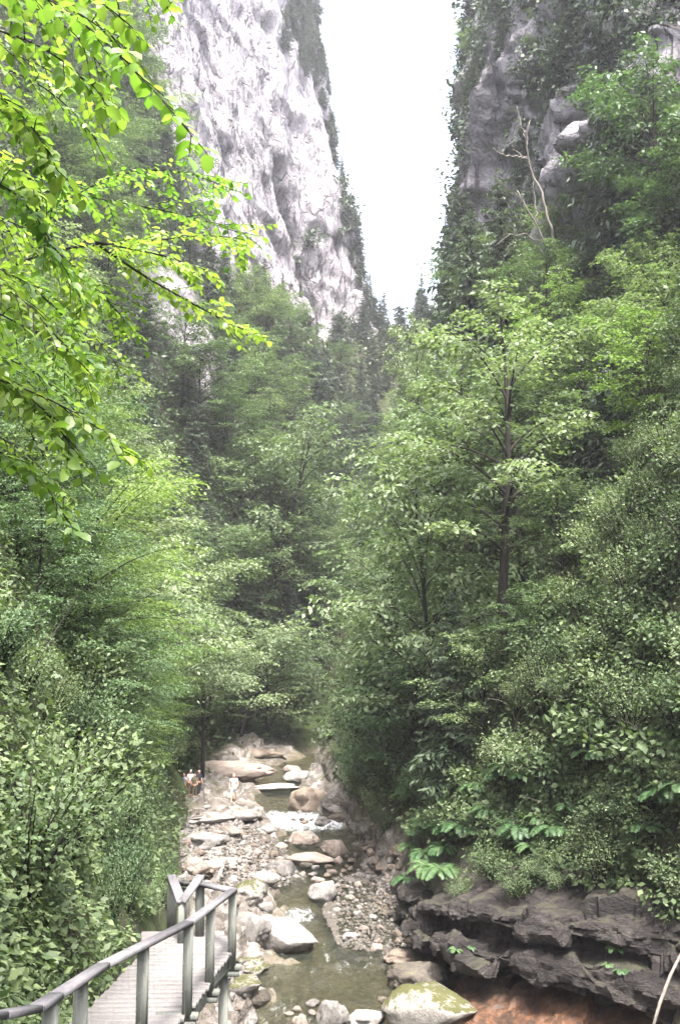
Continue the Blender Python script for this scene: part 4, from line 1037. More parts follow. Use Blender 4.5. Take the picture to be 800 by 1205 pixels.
BIG = [  # px, py of the near foot, width, height in the photograph
 (332, 1122, 98, 46, 'stone_pale', 'long pale slab boulder right of the walkway end'),
 (292, 1108, 52, 40, 'stone_pale', 'rounded pale boulder tucked behind the long slab'),
 (290, 1062, 44, 36, 'stone_moss', 'mossy yellow green boulder behind the walkway corner'),
 (292, 1148, 50, 24, 'stone_moss', 'flat mossy stone at the water edge below the slab'),
 (283, 1168, 52, 26, 'stone_moss', 'dark mossy stone beside the last walkway post'),
 (300, 1185, 36, 22, 'stone_wet', 'wet dark stone below the two mossy stones'),
 (390, 1206, 42, 36, 'stone_pale', 'pale boulder at the bottom edge in midstream'),
 (355, 1210, 22, 16, 'stone_pink', 'small pinkish stone left of the bottom midstream boulder'),
 (512, 1212, 118, 58, 'stone_moss', 'big moss topped boulder in front of the dark ledge'),
 (430, 1212, 58, 24, 'stone_pale', 'low pale stone left of the moss topped boulder'),
 (487, 1168, 78, 46, 'stone_wet', 'smooth wet brown boulder at the tip of the dark ledge'),
 (472, 1138, 56, 24, 'stone_brown', 'flat grey brown stone in front of the ledge tip'),
 (510, 1112, 60, 40, 'stone_brown', 'brown sloping stone against the left end of ledge'),
 (379, 1062, 36, 30, 'stone_pale', 'pale boulder standing in the rapids'),
 (356, 994, 40, 22, 'stone_pink', 'orange tinted wedge shaped boulder in the stream'),
 (396, 1008, 40, 24, 'stone_pink', 'brownish pink boulder right of the wedge shaped one'),
 (368, 1018, 62, 16, 'stone_pink', 'flat pink stone in front of the brownish pink boulder'),
 (362, 956, 62, 38, 'stone_brown', 'large brown boulder against the spur tip by the pool'),
 (398, 968, 30, 18, 'stone_brown', 'dark stone between large brown boulder and the spur'),
 (378, 972, 24, 14, 'stone_pale', 'small pale stone below the large brown boulder'),
 (322, 930, 70, 12, 'stone_pale', 'low pale rock shelf across the pool behind the hiker'),
 (352, 922, 40, 20, 'stone_pale', 'white broken rock beside the upper pool'),
 (268, 915, 110, 30, 'stone_pink', 'long layered rock terrace on the left of the upper pool'),
 (300, 890, 90, 14, 'stone_brown', 'flat rock step at the stream bend'),
 (345, 912, 30, 14, 'stone_pink', 'round stone on the upper pool edge'),
 (238, 1000, 60, 26, 'stone_pale', 'pale bedrock hump on the path side above walkway'),
 (256, 1028, 46, 24, 'stone_pink', 'pinkish rock hump just beyond the walkway corner'),
 (226, 1030, 36, 26, 'stone_pink', 'rough pink rock at the end of the path'),
 (250, 968, 58, 16, 'stone_pale', 'pale rock plate below the hikers'),
 (283, 966, 50, 18, 'stone_pale', 'pale rock plate under the hiker in white'),
 (312, 1040, 36, 20, 'stone_pale', 'pale boulder at the near end of the white stone bank'),
 (335, 1030, 40, 22, 'stone_pale', 'largest stone of the white stone bank'),
 (270, 985, 34, 16, 'stone_pink', 'pink stone in the grass strip on the left bank'),
 (412, 1108, 26, 12, 'stone_pale', 'white stone alone in the shallow pool, nearest the slab'),
 (490, 1085, 26, 26, 'stone_wet', 'dark wet block under the hanging fern'),
 (470, 1010, 34, 20, 'stone_brown', 'mossless dark stone at the foot of the spur'),
 (440, 1000, 30, 18, 'stone_brown', 'brown stone half in shade by the spur foot'),
]
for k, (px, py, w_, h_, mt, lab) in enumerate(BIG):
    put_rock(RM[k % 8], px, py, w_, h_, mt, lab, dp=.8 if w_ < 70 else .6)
# counted stones of the banks
g = np.random.default_rng(55)
def bank(poly, n, wr, label, group, mats=('stone_pale', 'stone_pale', 'stone_pink', 'stone_brown')):
    pl = np.array(poly, float); lo, hi = pl.min(0), pl.max(0); c = 0; used = []
    tries = 0
    while c < n and tries < 6000:
        tries += 1
        x, y = lo + (hi - lo) * g.random(2)
        ins = False
        for a in range(len(pl)):
            (x1, y1), (x2, y2) = pl[a], pl[a - 1]
            if (y1 > y) != (y2 > y) and x < (x2 - x1) * (y - y1) / (y2 - y1) + x1: ins = not ins
        w_ = wr[0] + (wr[1] - wr[0]) * g.random() ** 2
        if not ins or any(abs(x - a) < (w_ + b) * .36 and abs(y - d) < (w_ + b) * .22 for a, d, b in used): continue
        used.append((x, y, w_))
        put_rock(RS[int(g.integers(6))], x, y, w_, w_ * (.5 + .3 * g.random()), mats[int(g.integers(len(mats)))], label, 'river_stone', 'stone', group, g.random() * 6.28, .8, .25); c += 1
bank([(285, 985), (330, 995), (352, 1035), (335, 1048), (290, 1040), (275, 1010)], 55, (7, 19), 'white river stone heaped on the left bank beyond the walkway', 'stones of the white bank')
bank([(395, 1045), (440, 1030), (485, 1050), (490, 1085), (430, 1085), (385, 1080)], 68, (5, 15), 'pale river stone on the gravel bar under the right bank', 'stones of the gravel bar')
bank([(385, 1090), (410, 1088), (470, 1095), (490, 1125), (440, 1120), (395, 1112)], 20, (6, 20), 'pale stone scattered in the shallows below the gravel bar', 'stones in the shallows')
bank([(215, 950), (290, 955), (320, 985), (300, 1000), (215, 1000)], 32, (6, 20), 'pale stone strewn over the left bank below the hikers', 'stones below the hikers')
bank([(400, 1000), (460, 1000), (490, 1035), (440, 1035), (385, 1030)], 20, (8, 20), 'grey stone in the shade at the foot of the right spur', 'stones at the spur foot', ('stone_brown', 'stone_pink', 'stone_pale'))
bank([(340, 940), (395, 958), (395, 975), (370, 975), (345, 968)], 8, (6, 14), 'small stone round the big brown boulder', 'stones round the brown boulder', ('stone_brown', 'stone_pale'))
bank([(270, 1060), (320, 1060), (320, 1085), (270, 1085)], 8, (10, 22), 'pale stone between mossy boulder and long slab', 'stones behind the slab')
bank([(345, 1180), (375, 1175), (370, 1204), (335, 1204)], 5, (9, 18), 'small stone in the foaming water at the bottom edge', 'stones at the bottom edge', ('stone_pink', 'stone_pale'))
bank([(450, 1165), (480, 1172), (545, 1180), (520, 1200), (440, 1200)], 9, (10, 22), 'pale stone beside the moss topped boulder', 'stones by the moss topped boulder')
bank([(330, 985), (380, 985), (445, 1025), (440, 1050), (360, 1040)], 26, (8, 24), 'stone breaking the shallow current in midstream', 'stones in midstream', ('stone_pale', 'stone_pink', 'stone_brown', 'stone_wet'))
bank([(280, 1095), (300, 1125), (310, 1180), (285, 1200), (255, 1150)], 14, (8, 26), 'stone along the left water edge under the walkway', 'stones under the walkway', ('stone_pale', 'stone_moss', 'stone_brown'))
bank([(215, 1000), (270, 1000), (285, 1045), (250, 1085), (205, 1040)], 26, (7, 24), 'rough stone on the bank between the path and the white stones', 'stones of the path bank', ('stone_pale', 'stone_pink', 'stone_brown'))
# gravel between them
def gravel(poly, n, seed):
    g2 = np.random.default_rng(seed); pl = np.array(poly, float); V = []; Q = []; c = 0
    base = np.array([(1, 0, 0), (0, 1, 0), (-1, 0, 0), (0, -1, 0), (0, 0, .7), (0, 0, -.7)], float)
    fc = np.array([(0, 1, 4), (1, 2, 4), (2, 3, 4), (3, 0, 4), (1, 0, 5), (2, 1, 5), (3, 2, 5), (0, 3, 5)])
    tri = [(pl[0], pl[a], pl[a + 1]) for a in range(1, len(pl) - 1)]
    for _ in range(n):
        A, B, C = tri[int(g2.integers(len(tri)))]; r1, r2 = g2.random(2)
        if r1 + r2 > 1: r1, r2 = 1 - r1, 1 - r2
        x, y = A + (B - A) * r1 + (C - A) * r2
        p = ground_at(x, y); s = (.04 + .11 * g2.random() ** 2)
        V.append(np.array(p) + base * s * (.7 + .6 * g2.random(6))[:, None]); Q.append(fc + 6 * c); c += 1
    return mesh_np('gravel', np.vstack(V), [np.vstack(Q)], M['gravel'])
for k, (pl, n) in enumerate([([(390, 1035), (445, 1025), (495, 1050), (495, 1130), (400, 1115), (380, 1075)], 2600), ([(270, 960), (330, 990), (360, 1040), (290, 1050), (215, 1035), (210, 960)], 2600)]):
    tag(link('gravel', gravel(pl, n, 70 + k)), kind='stuff')

# ------------------------------------------------------------------ the wooden walkway
br = empty('wooden_walkway', (-2.2, 11, 6.9)); BL = Vector(br.location)
tag(br, 'weathered grey wooden walkway with one handrail on square posts along the gorge side', 'walkway')
def bpart(name, mb, mat, parent=None):
    me = mb.mesh(name, M[mat]); v = np.zeros(len(me.vertices) * 3, np.float32); me.vertices.foreach_get('co', v)
    v = v.reshape(-1, 3) - np.array(BL); me.vertices.foreach_set('co', v.ravel()); me.update()
    return link(name, me, parent or br)
RAIL = [(-40, 1199, 6.3), (0, 1195, 6.9), (42, 1187, 7.6), (66, 1172, 8.1), (122, 1136, 9.35), (222, 1086, 12.2), (274, 1048, 14.5)]
rp = [P(*a) for a in RAIL]
mb = MB()
for a, b in zip(rp[:-1], rp[1:]):
    d = (b - a).normalized() * .02
    mb.beam(a - d, b + d, .125, .05)
bpart('handrail', mb, 'rail_wood')
def post(px, Y, pyt, pyb, w=.105, bracket=True):
    a, b = P(px, pyt, Y), P(px, pyb, Y); b = Vector((a.x, a.y, b.z)); m = MB()
    m.beam(b, a - Vector((0, 0, .03)), w, w, up=(0, 1, 0)); p = bpart('post', m, 'post_wood')
    if bracket:
        m = MB(); z = b.z + .02
        m.beam((a.x - .35, a.y, z), (a.x + .13, a.y, z), .10, .07); m.beam((a.x - .35, a.y, z - .08), (a.x + .10, a.y, z - .08), .09, .07)
        bpart('bracket', m, 'post_wood', p)
for px, Y, t_, b_ in ((274, 14.5, 1048, 1140), (248, 13.3, 1067, 1170), (222, 12.2, 1086, 1198), (169, 10.55, 1112, 1230), (96, 8.85, 1150, 1280), (60, 8.0, 1176, 1330)):
    post(px, Y, t_, b_)
# deck: planks laid across, the line of the deck falling away from the viewer
dk = [Vector((p.x - .02, p.y, p.z - 1.02)) for p in rp]
dk[-1].z = P(273, 1122, 14.5).z
far = P(262, 1103, 15.6); dk.append(Vector((far.x, far.y, dk[-1].z - .02)))
mb = MB(); gk = np.random.default_rng(5)
pth = np.array(dk); pl_ = np.r_[0, np.cumsum(np.linalg.norm(np.diff(pth, axis=0), axis=1))]
s0 = 0.0
while s0 < pl_[-1] - .16:
    c = np.array([np.interp(s0 + .075, pl_, pth[:, k]) for k in range(3)])
    wd_ = 1.18 + gk.normal() * .012
    mb.beam(c + np.array([.02 + gk.normal() * .008, 0, gk.normal() * .004]), c + np.array([-wd_, -.04, gk.normal() * .004]), .136, .045, bev=.008); s0 += .15
bpart('deck', mb, 'deck_wood')
mb = MB()
for off in (-.06, -1.05):
    for a, b in zip(dk[:-1], dk[1:]): mb.beam(np.array(a) + [off, 0, -.13], np.array(b) + [off, 0, -.13], .09, .2)
bpart('beam', mb, 'post_wood')
mb = MB()   # struts down to the rock
for k in (2, 5, 6):
    p = dk[k]
    for off in (-.1, -1.0):
        g_ = down(p.x + off, p.y, p.z - .3)
        zb = min(g_.z, p.z - .4) - .3 if g_ else p.z - 3
        mb.beam((p.x + off, p.y + .1, zb), (p.x + off, p.y + .1, p.z - .2), .12, .12, up=(0, 1, 0))
bpart('strut', mb, 'post_wood')
# fine wire mesh between the posts
mb = MB()
for a, b in zip(rp[3:-1], rp[4:]):
    L = (b - a).length; n = int(L / .2)
    for k in range(n):
        p = a + (b - a) * ((k + .5) / n); mb.tube([(p.x, p.y, p.z - .04), (p.x, p.y, p.z - 1.0)], .0012, 3, False)
    for h_ in np.arange(.15, 1.0, .28): mb.tube([(a.x, a.y, a.z - h_), (b.x, b.y, b.z - h_)], .0012, 3, False)
bpart('wire_mesh', mb, 'wire')
# turn at the far end: cross rail, corner posts and the rails that drop to the path
ca, cb_, cc, cdp = P(274, 1048, 14.5), P(236, 1040, 15.3), P(202, 1031, 15.9), P(214, 1062, 14.9)
mb = MB(); mb.beam(ca, cb_, .15, .05); mb.beam(cb_ + Vector((0, 0, .11)), cdp, .14, .05); mb.beam(cc, cdp, .14, .05); mb.beam(cc + Vector((0, 0, -.03)), P(216, 1041, 16.4), .08, .05); mb.beam(P(216, 1041, 16.4), cb_ + Vector((0, .05, 0)), .08, .05)
bpart('end_rail', mb, 'rail_wood')
for px, Y, t_, b_, w in ((236, 15.3, 1034, 1105, .12), (203, 15.9, 1032, 1100, .12), (214, 14.95, 1060, 1112, .09), (217, 16.4, 1042, 1098, .08)):
    post(px, Y, t_, b_, w, False)

# ------------------------------------------------------------------ hikers
def skin_mesh(name, verts, edges, rad, root=0, sub=1, mat=None):
    me = bpy.data.meshes.new(name); me.from_pydata(verts, edges, [])
    o = bpy.data.objects.new('skin_tmp', me); COL.objects.link(o)
    md = o.modifiers.new('s', 'SKIN'); ms = o.modifiers.new('d', 'SUBSURF'); ms.levels = sub; ms.render_levels = sub
    if not me.skin_vertices:
        pass
    for v, r in zip(me.skin_vertices[0].data, rad):
        v.radius = (r if hasattr(r, '__len__') else (r, r))
    me.skin_vertices[0].data[root].use_root = True
    dg = bpy.context.evaluated_depsgraph_get(); dg.update()
    res = bpy.data.meshes.new_from_object(o.evaluated_get(dg)); res.name = name
    bpy.data.objects.remove(o); bpy.data.meshes.remove(me)
    res.polygons.foreach_set('use_smooth', np.ones(len(res.polygons), bool))
    res.materials.clear()
    if mat: res.materials.append(M[mat])
    return res
class Sk:
    def __init__(s): s.v = []; s.e = []; s.r = []
    def a(s, p, r, par=None):
        s.v.append(tuple(p)); s.r.append(r)
        if par is not None: s.e.append((par, len(s.v) - 1))
        return len(s.v) - 1
def person(name, loc, rz, label, pose, top, bottom, hair, long_trousers, cap=None, sc=1.0, sleeve=.5):
    root = empty(name, loc, rz); root.scale = (sc,) * 3; tag(root, label, 'person', 'hikers at the pool')
    J = {}
    J['pel'] = np.array([0, 0, .93]); J['wai'] = np.array([0, .01, 1.08]); J['che'] = np.array([0, .015, 1.30]); J['nek'] = np.array([0, .01, 1.46])
    for sgn, s in ((-1, 'l'), (1, 'r')):
        J['hip' + s] = np.array([sgn * .095, 0, .88])
        st = pose['step'] * sgn; kn = pose.get('knee', 0)
        J['kne' + s] = np.array([sgn * .10, st * .5 - .02 - kn, .48]); J['ank' + s] = np.array([sgn * .10, st, .085]); J['toe' + s] = np.array([sgn * .12, st - .17, .035])
        J['sho' + s] = np.array([sgn * .175, .01, 1.40]); ab = pose['arm' + s]
        J['elb' + s] = J['sho' + s] + np.array([sgn * .08, .03 - ab * .1, -.27]); f = np.array([sgn * (.02 - .10 * ab), -.05 - .2 * ab, -.24 + .2 * ab]); J['wri' + s] = J['elb' + s] + f
    b = Sk(); p = b.a(J['pel'], (.15, .11)); wi = b.a(J['wai'], (.13, .095), p); ch = b.a(J['che'], (.155, .105), wi); sh = b.a((0, .015, 1.40), (.10, .075), ch); nk = b.a(J['nek'], .055, sh)
    h1 = b.a((0, -.01, 1.53), (.066, .078), nk); h2 = b.a((0, -.015, 1.61), (.078, .095), h1); h3 = b.a((0, 0, 1.69), (.06, .07), h2)
    b.a((0, -.125, 1.595), .014, h2); b.a((-.09, .0, 1.60), .016, h2); b.a((.09, .0, 1.60), .016, h2)
    for s, sg in (('l', -1), ('r', 1)):
        hp = b.a(J['hip' + s], .085, p); k = b.a(J['kne' + s], .056, hp); cf = b.a(J['kne' + s] * .65 + J['ank' + s] * .35 + np.array([0, .02, 0]), .055, k); an = b.a(J['ank' + s], .036, cf); b.a(J['toe' + s], (.038, .028), an)
        so = b.a(J['sho' + s], .058, ch); el = b.a(J['elb' + s], .042, so); wr = b.a(J['wri' + s], .029, el)
        dirn = nrm(J['wri' + s] - J['elb' + s]); pm = b.a(J['wri' + s] + dirn * .06, (.036, .02), wr)
        for fi, ln in enumerate((.065, .075, .08, .07)):
            o_ = np.array([0, (fi - 1.5) * .020, 0]); q = b.a(J['wri' + s] + dirn * .095 + o_, .009, pm); b.a(J['wri' + s] + dirn * (.095 + ln) + o_ * 1.2 + np.array([-sg * .015, 0, 0]), .007, q)
        th = b.a(J['wri' + s] + dirn * .05 + np.array([-sg * .01, -.045, 0]), .011, pm); b.a(J['wri' + s] + dirn * .09 + np.array([-sg * .02, -.065, 0]), .009, th)
    me = skin_mesh('body', b.v, b.e, b.r, 0, 1, 'skin'); bodyo = link('body', me, root)
    # eyes and mouth are part of the head's surface colour at this size: small dark insets
    c = Sk(); a0 = c.a((0, .01, .90), (.17, .125)); a1 = c.a(J['wai'], (.155, .115), a0); a2 = c.a(J['che'], (.178, .125), a1); a3 = c.a((0, .015, 1.41), (.12, .09), a2)
    for s in 'lr':
        so = c.a(J['sho' + s], .078, a2); c.a(J['sho' + s] * (1 - sleeve) + J['elb' + s] * sleeve, .068, so)
    link('shirt', skin_mesh('shirt', c.v, c.e, c.r, 0, 1, top), root)
    c = Sk(); a0 = c.a((0, 0, .95), (.168, .125))
    for s in 'lr':
        hp = c.a(J['hip' + s] + np.array([0, 0, -.03]), .11, a0)
        if long_trousers: k = c.a(J['kne' + s], .078, hp); c.a(J['ank' + s] + np.array([0, 0, .03]), .06, k)
        else: c.a(J['hip' + s] * .3 + J['kne' + s] * .7, .085, hp)
    link('trousers' if long_trousers else 'shorts', skin_mesh('shorts', c.v, c.e, c.r, 0, 1, bottom), root)
    c = Sk(); q = c.a((0, .03, 1.68), (.085, .085)); q2 = c.a((0, .06, 1.62), (.078, .075), q); 
    if hair == 'hair_brown': c.a((0, .085, 1.52), (.06, .04), q2)
    link('hair', skin_mesh('hair', c.v, c.e, c.r, 0, 1, hair), root)
    for s in 'lr':
        c = Sk(); q = c.a(J['ank' + s] + np.array([0, .03, -.03]), .052); c.a(J['toe' + s] + np.array([0, 0, .005]), (.05, .04), q)
        link('shoe', skin_mesh('shoe', c.v, c.e, c.r, 0, 1, 'shoe'), root)
    if cap:
        c = Sk(); q = c.a((0, .0, 1.715), (.095, .10)); q2 = c.a((0, -.12, 1.69), (.07, .012), q)
        link('cap', skin_mesh('cap', c.v, c.e, c.r, 0, 1, cap), root)
    return root
def stand(px, py): return ground_at(px, py)
PP = [
 ('person', 217, 939, -.9, 'person in light blue top and bright pink shorts, leftmost of the hikers', dict(step=.14, arml=.1, armr=.3), 'blue_cloth', 'pink_cloth', 'hair_brown', False, 'rose_cap', .97, .5),
 ('person', 224, 936, .6, 'person in white shirt and white cap behind the one in pink shorts', dict(step=.05, arml=.4, armr=.1), 'white_cloth', 'olive_cloth', 'hair_brown', True, 'white_cloth', 1.0, .6),
 ('person', 229, 938, .2, 'person in olive clothes with fair hair in the middle of the hikers', dict(step=.05, arml=.2, armr=.6), 'olive_cloth', 'olive_cloth', 'hair_grey', True, None, .94, .9),
 ('person', 234, 936, 1.0, 'person in dark clothes, rightmost of the standing group', dict(step=.06, arml=.1, armr=.2), 'dark_cloth', 'dark_cloth', 'hair_brown', True, None, 1.02, .9),
 ('person', 275, 945, -.15, 'person in white shirt and pale shorts walking alone by the pool', dict(step=.2, arml=.35, armr=.5, knee=.04), 'white_cloth', 'grey_cloth', 'hair_grey', False, 'rose_cap', 1.02, .55),
]
for nm, px, py, rz, lab, pose, top, bot, hr, lt, cap, sc, sl in PP:
    g_ = stand(px, py); want = 33 if px == 275 else 29
    s_h = max(.85, min(1.08, (want * g_.y / F) / 1.74)) * sc
    pr_ = person(nm, g_ + Vector((0, 0, -.02)), rz, lab, pose, top, bot, hr, lt, cap, s_h, sl)
    if px == 275:
        c = Sk(); q = c.a((0, .17, 1.12), (.12, .07)); q2 = c.a((0, .18, 1.38), (.11, .07), q)
        bp = link('backpack', skin_mesh('backpack', c.v, c.e, c.r, 0, 1, 'dark_cloth'), None, pr_.location, rz, (s_h,) * 3)
        m = MB()
        for sx in (-.1, .1): m.tube([(sx, .14, 1.42), (sx, .0, 1.475), (sx, -.125, 1.40), (sx * 1.2, -.12, 1.18), (sx * 1.4, .1, 1.08)], .018, 5)
        tag(bp, 'dark backpack worn by the person walking alone in white', 'backpack'); link('strap', m.mesh('strap', M['dark_cloth'], True), bp)

# ------------------------------------------------------------------ near beech whose branches reach in from the left, dead wood
bx_, by_ = -4.3, 5.6; bg_ = down(bx_, by_); bt = empty('beech_tree', bg_); BT = np.array(bg_)
tag(bt, 'near beech with bright backlit leaves reaching in from the upper left edge', 'tree')
tp = np.array([(0, 0, -.5), (.05, .02, 2), (-.05, .1, 4.5), (.1, 0, 7), (.05, -.1, 9.5), (.0, .05, 12)]); tp[:, 2] *= max(1, (18 - BT[2]) / 12)
m = MB(); m.tube(tp, [.24, .21, .18, .15, .11, .05], 10, rough=.1); link('trunk', m.mesh('trunk', M['bark_grey'], True), bt)
def tz(z):
    return np.array([np.interp(z, tp[:, 2] + BT[2], tp[:, 0] + BT[0]), np.interp(z, tp[:, 2] + BT[2], tp[:, 1] + BT[1]), z])
def beech_branch(pts, leaf, ntw, tl, seed, rad=.02, hang=.3, dens=1.0, nn=9, start=.08, lat=1.0, attach=True):
    g = np.random.default_rng(seed); w = [np.array(P(*p)) for p in pts]
    if attach: w = [tz(w[0][2] - .35)] + w
    w = np.array(w); L = np.r_[0, np.cumsum(np.linalg.norm(np.diff(w, axis=0), axis=1))]
    u = np.linspace(0, L[-1], 40); path = np.stack([np.interp(u, L, w[:, k]) for k in range(3)], 1)
    kk = np.exp(-.5 * (np.arange(-4, 5) / 2.0) ** 2); kk /= kk.sum()
    path = np.stack([np.convolve(np.pad(path[:, k], 4, 'edge'), kk, 'valid') for k in range(3)], 1)
    mb = MB(); mb.tube(path, np.linspace(rad, .003, 40), 6)
    A, B, C = [], [], []
    ax = nrm(w[-1] - w[0]); hz_ = np.array([-ax[1], ax[0], 0]); hz_ = nrm(hz_)
    i0 = L[1] / L[-1] if attach else 0
    for k in range(ntw):
        f = i0 + (1 - i0) * (start + (1 - start) * (k + g.random()) / ntw); i_ = f * 39; a = min(38, int(i_)); p = path[a] + (path[a + 1] - path[a]) * (i_ - a)
        tg = nrm(path[a + 1] - path[a]); sg = 1 if k % 2 else -1
        d0 = nrm(tg * .7 + hz_ * sg * lat * (.5 + .6 * g.random()) + np.array([0, 0, g.normal() * .3])); d1 = nrm(d0 + np.array([0, 0, -hang * (1 + g.random())]) + g.normal(size=3) * .15)
        l = tl * (.45 + .8 * g.random()) * (1.15 - .55 * f); tw = bez(p, d0, d1, l, 10); mb.tube(tw, np.linspace(.004, .0015, 10), 4, False)
        n = max(3, int(nn * dens * l / tl)); q = (np.arange(n) + .6) / n; q = np.minimum(q, .999) * 9; q0 = q.astype(int); ps = tw[np.minimum(q0, 8)] + (tw[np.minimum(q0, 8) + 1] - tw[np.minimum(q0, 8)]) * (q - q0)[:, None]
        td = nrm(tw[-1] - tw[0]); pp_ = nrm(np.cross(td, [0, 0, 1])); s2 = np.where(np.arange(n) % 2, 1., -1.)[:, None]
        A.append(ps); B.append(td * .6 + pp_ * s2 * .8 + g.normal(size=(n, 3)) * .22 - np.array([0, 0, .30])); C.append(np.array([0, 0, 1.]) + g.normal(size=(n, 3)) * .38)
    A, B, C = np.vstack(A), np.vstack(B), np.vstack(C); ln = leaf * (.65 + .6 * g.random(len(A)))
    V, f4, f3 = leaves(A, B, C, ln, ln * .72, True)
    bo = bpart2('branch', mb.mesh('branch', M['bark'], True), bt)
    bpart2('foliage', mesh_np('foliage', V, [f4, f3], M['leaf_beech']), bo)
def bpart2(name, me, parent):
    v = np.zeros(len(me.vertices) * 3, np.float32); me.vertices.foreach_get('co', v)
    me.vertices.foreach_set('co', (v.reshape(-1, 3) - BT.astype(np.float32)).ravel()); me.update(); return link(name, me, parent)
nearb = [
 ([(-60, -60, 4.3), (70, 0, 4.3), (150, 70, 4.2), (205, 130, 4.2), (245, 185, 4.2)], .078, 22, .28, 1, .012),
 ([(-60, 20, 4.5), (30, 40, 4.5), (90, 80, 4.4), (140, 130, 4.4)], .078, 20, .30, 2, .012),
 ([(-60, -90, 4.6), (60, -40, 4.6), (120, 0, 4.5), (165, 40, 4.5)], .078, 18, .30, 3, .012),
 ([(-60, 80, 4.9), (0, 110, 4.9), (45, 150, 4.8), (75, 215, 4.8)], .075, 20, .30, 4, .012),
 ([(-70, 330, 5.2), (0, 370, 5.2), (60, 400, 5.1), (115, 430, 5.1)], .075, 20, .32, 5, .012),
 ([(-70, 420, 5.0), (10, 450, 5.0), (75, 475, 5.0), (125, 505, 5.0), (160, 545, 5.0)], .075, 22, .30, 6, .012),
 ([(-70, 380, 5.6), (0, 440, 5.6), (30, 490, 5.5), (45, 530, 5.5)], .07, 16, .28, 7, .010),
]
gf = np.random.default_rng(404)
for k_ in range(24):                       # the rest of the spray that closes the upper left corner
    y0 = -120 + 28 * k_ + gf.normal() * 12; Yq = (4.7, 6.2, 7.6, 5.6)[k_ % 4] + gf.random() * .5
    x1 = np.interp(y0, [-110, 0, 150, 300, 450, 560], [210, 170, 60, 100, 110, 60]) * (.75 + .4 * gf.random())
    nearb.append(([(-70, y0 - 20, Yq), (x1 * .3, y0 + 12, Yq), (x1 * .7, y0 + 40 + 15 * gf.random(), Yq), (x1, y0 + 80 + 25 * gf.random(), Yq)], (.074, .06, .08)[k_ % 3], 26, .38, 30 + k_, .011))
for pts, lf, ntw, tl, sd_, rd in nearb: beech_branch(pts, lf, ntw, tl, sd_, rd, .35)
midb = [
 ([(-60, 350, 8.6), (0, 318, 8.6), (50, 295, 8.6), (110, 284, 8.6), (170, 290, 8.8), (240, 270, 9.0), (300, 285, 9.2)], .075, 34, .62, 11, .03, True),
 ([(110, 284, 8.6), (170, 325, 8.6), (235, 362, 8.6), (300, 395, 8.6)], .07, 24, .5, 12, .014, False),
 ([(-50, 290, 9.0), (40, 268, 9.0), (75, 235, 9.0), (150, 195, 9.2), (230, 200, 9.2), (290, 232, 9.3)], .075, 34, .62, 13, .022, True),
 ([(110, 284, 8.6), (190, 300, 8.4), (250, 320, 8.3)], .07, 20, .5, 14, .012, False),
 ([(60, 290, 8.6), (110, 335, 8.8), (150, 380, 9.0)], .07, 22, .6, 15, .012, False),
 ([(-50, 230, 9.5), (60, 220, 9.5), (140, 240, 9.5), (220, 250, 9.5), (310, 285, 9.5)], .075, 34, .6, 16, .02, True),
 ([(-50, 300, 10.5), (60, 340, 10.5), (120, 400, 10.5), (150, 450, 10.5)], .075, 30, .7, 17, .02, True),
]
for pts, lf, ntw, tl, sd_, rd, at_ in midb: beech_branch(pts, lf, ntw, tl, sd_, rd, .28, 1.5, 11, .12, 1.0, at_)

# dead snag on the right-hand cliff
def px_tubes(mb, chains, Y, k=6):
    for ch in chains:
        pts = np.array([P(a, b, Y + dy) for a, b, r, dy in ch]); rr = [r * .56 * Y / F for a, b, r, dy in ch]
        L = np.r_[0, np.cumsum(np.linalg.norm(np.diff(pts, axis=0), axis=1))]; u = np.linspace(0, L[-1], 4 * len(pts))
        p2 = np.stack([np.interp(u, L, pts[:, c]) for c in range(3)], 1) + np.random.default_rng(len(pts)).normal(size=(len(u), 3)) * .0005 * Y
        mb.tube(p2, np.interp(u, L, rr), k, rough=.35)
        gq = np.random.default_rng(int(pts[0, 0] * 100) % 997)
        for _ in range(len(pts) * 2):                # broken twigs
            q = int(gq.integers(len(u) // 3, len(u))); d = nrm(gq.normal(size=3) + np.array([0, 0, .3])); l = (.3 + .8 * gq.random()) * Y / 60
            mb.tube([p2[q], p2[q] + d * l * .6 + np.array([0, 0, -.05]), p2[q] + d * l], [.25 * rr[len(rr) // 2], .15 * rr[len(rr) // 2], .004], 4, rough=.2)
sY = 61.5
m = MB()
px_tubes(m, [
 [(657, 345, 3.2, 2), (655, 318, 2.9, 1), (648, 268, 2.7, 0), (637, 228, 2.5, 0), (626, 205, 2.2, 0), (620, 180, 2.0, -.3), (619, 160, 1.7, -.5), (623, 142, 1.0, -.6)],
 [(620, 186, 1.7, -.2), (603, 184, 1.5, -.8), (588, 181, 1.2, -1.4), (580, 174, .8, -1.6)], [(588, 181, 1.0, -1.4), (587, 170, .6, -1.6)],
 [(619, 165, 1.2, -.4), (612, 145, .8, -.2), (608, 125, .5, 0)], [(620, 188, 1.2, 0), (610, 180, 1.0, .5), (603, 176, .6, .8)],
 [(648, 310, 2.4, .5), (640, 285, 2.0, -.3), (630, 262, 1.8, -.6), (617, 240, 1.5, -.9), (608, 224, 1.1, -1)], [(632, 264, 1.3, -.6), (629, 240, 1.0, -.5), (627, 215, .6, -.4)],
 [(645, 305, 1.2, 0), (620, 275, 1.0, -1), (598, 276, .8, -1.4), (582, 290, .5, -1.5)]], sY)
sn_ = link('dead_tree', m.mesh('dead_tree', M['deadwood'], True)); tag(sn_, 'bare bleached dead tree with forked limbs in front of the right cliff', 'dead tree')
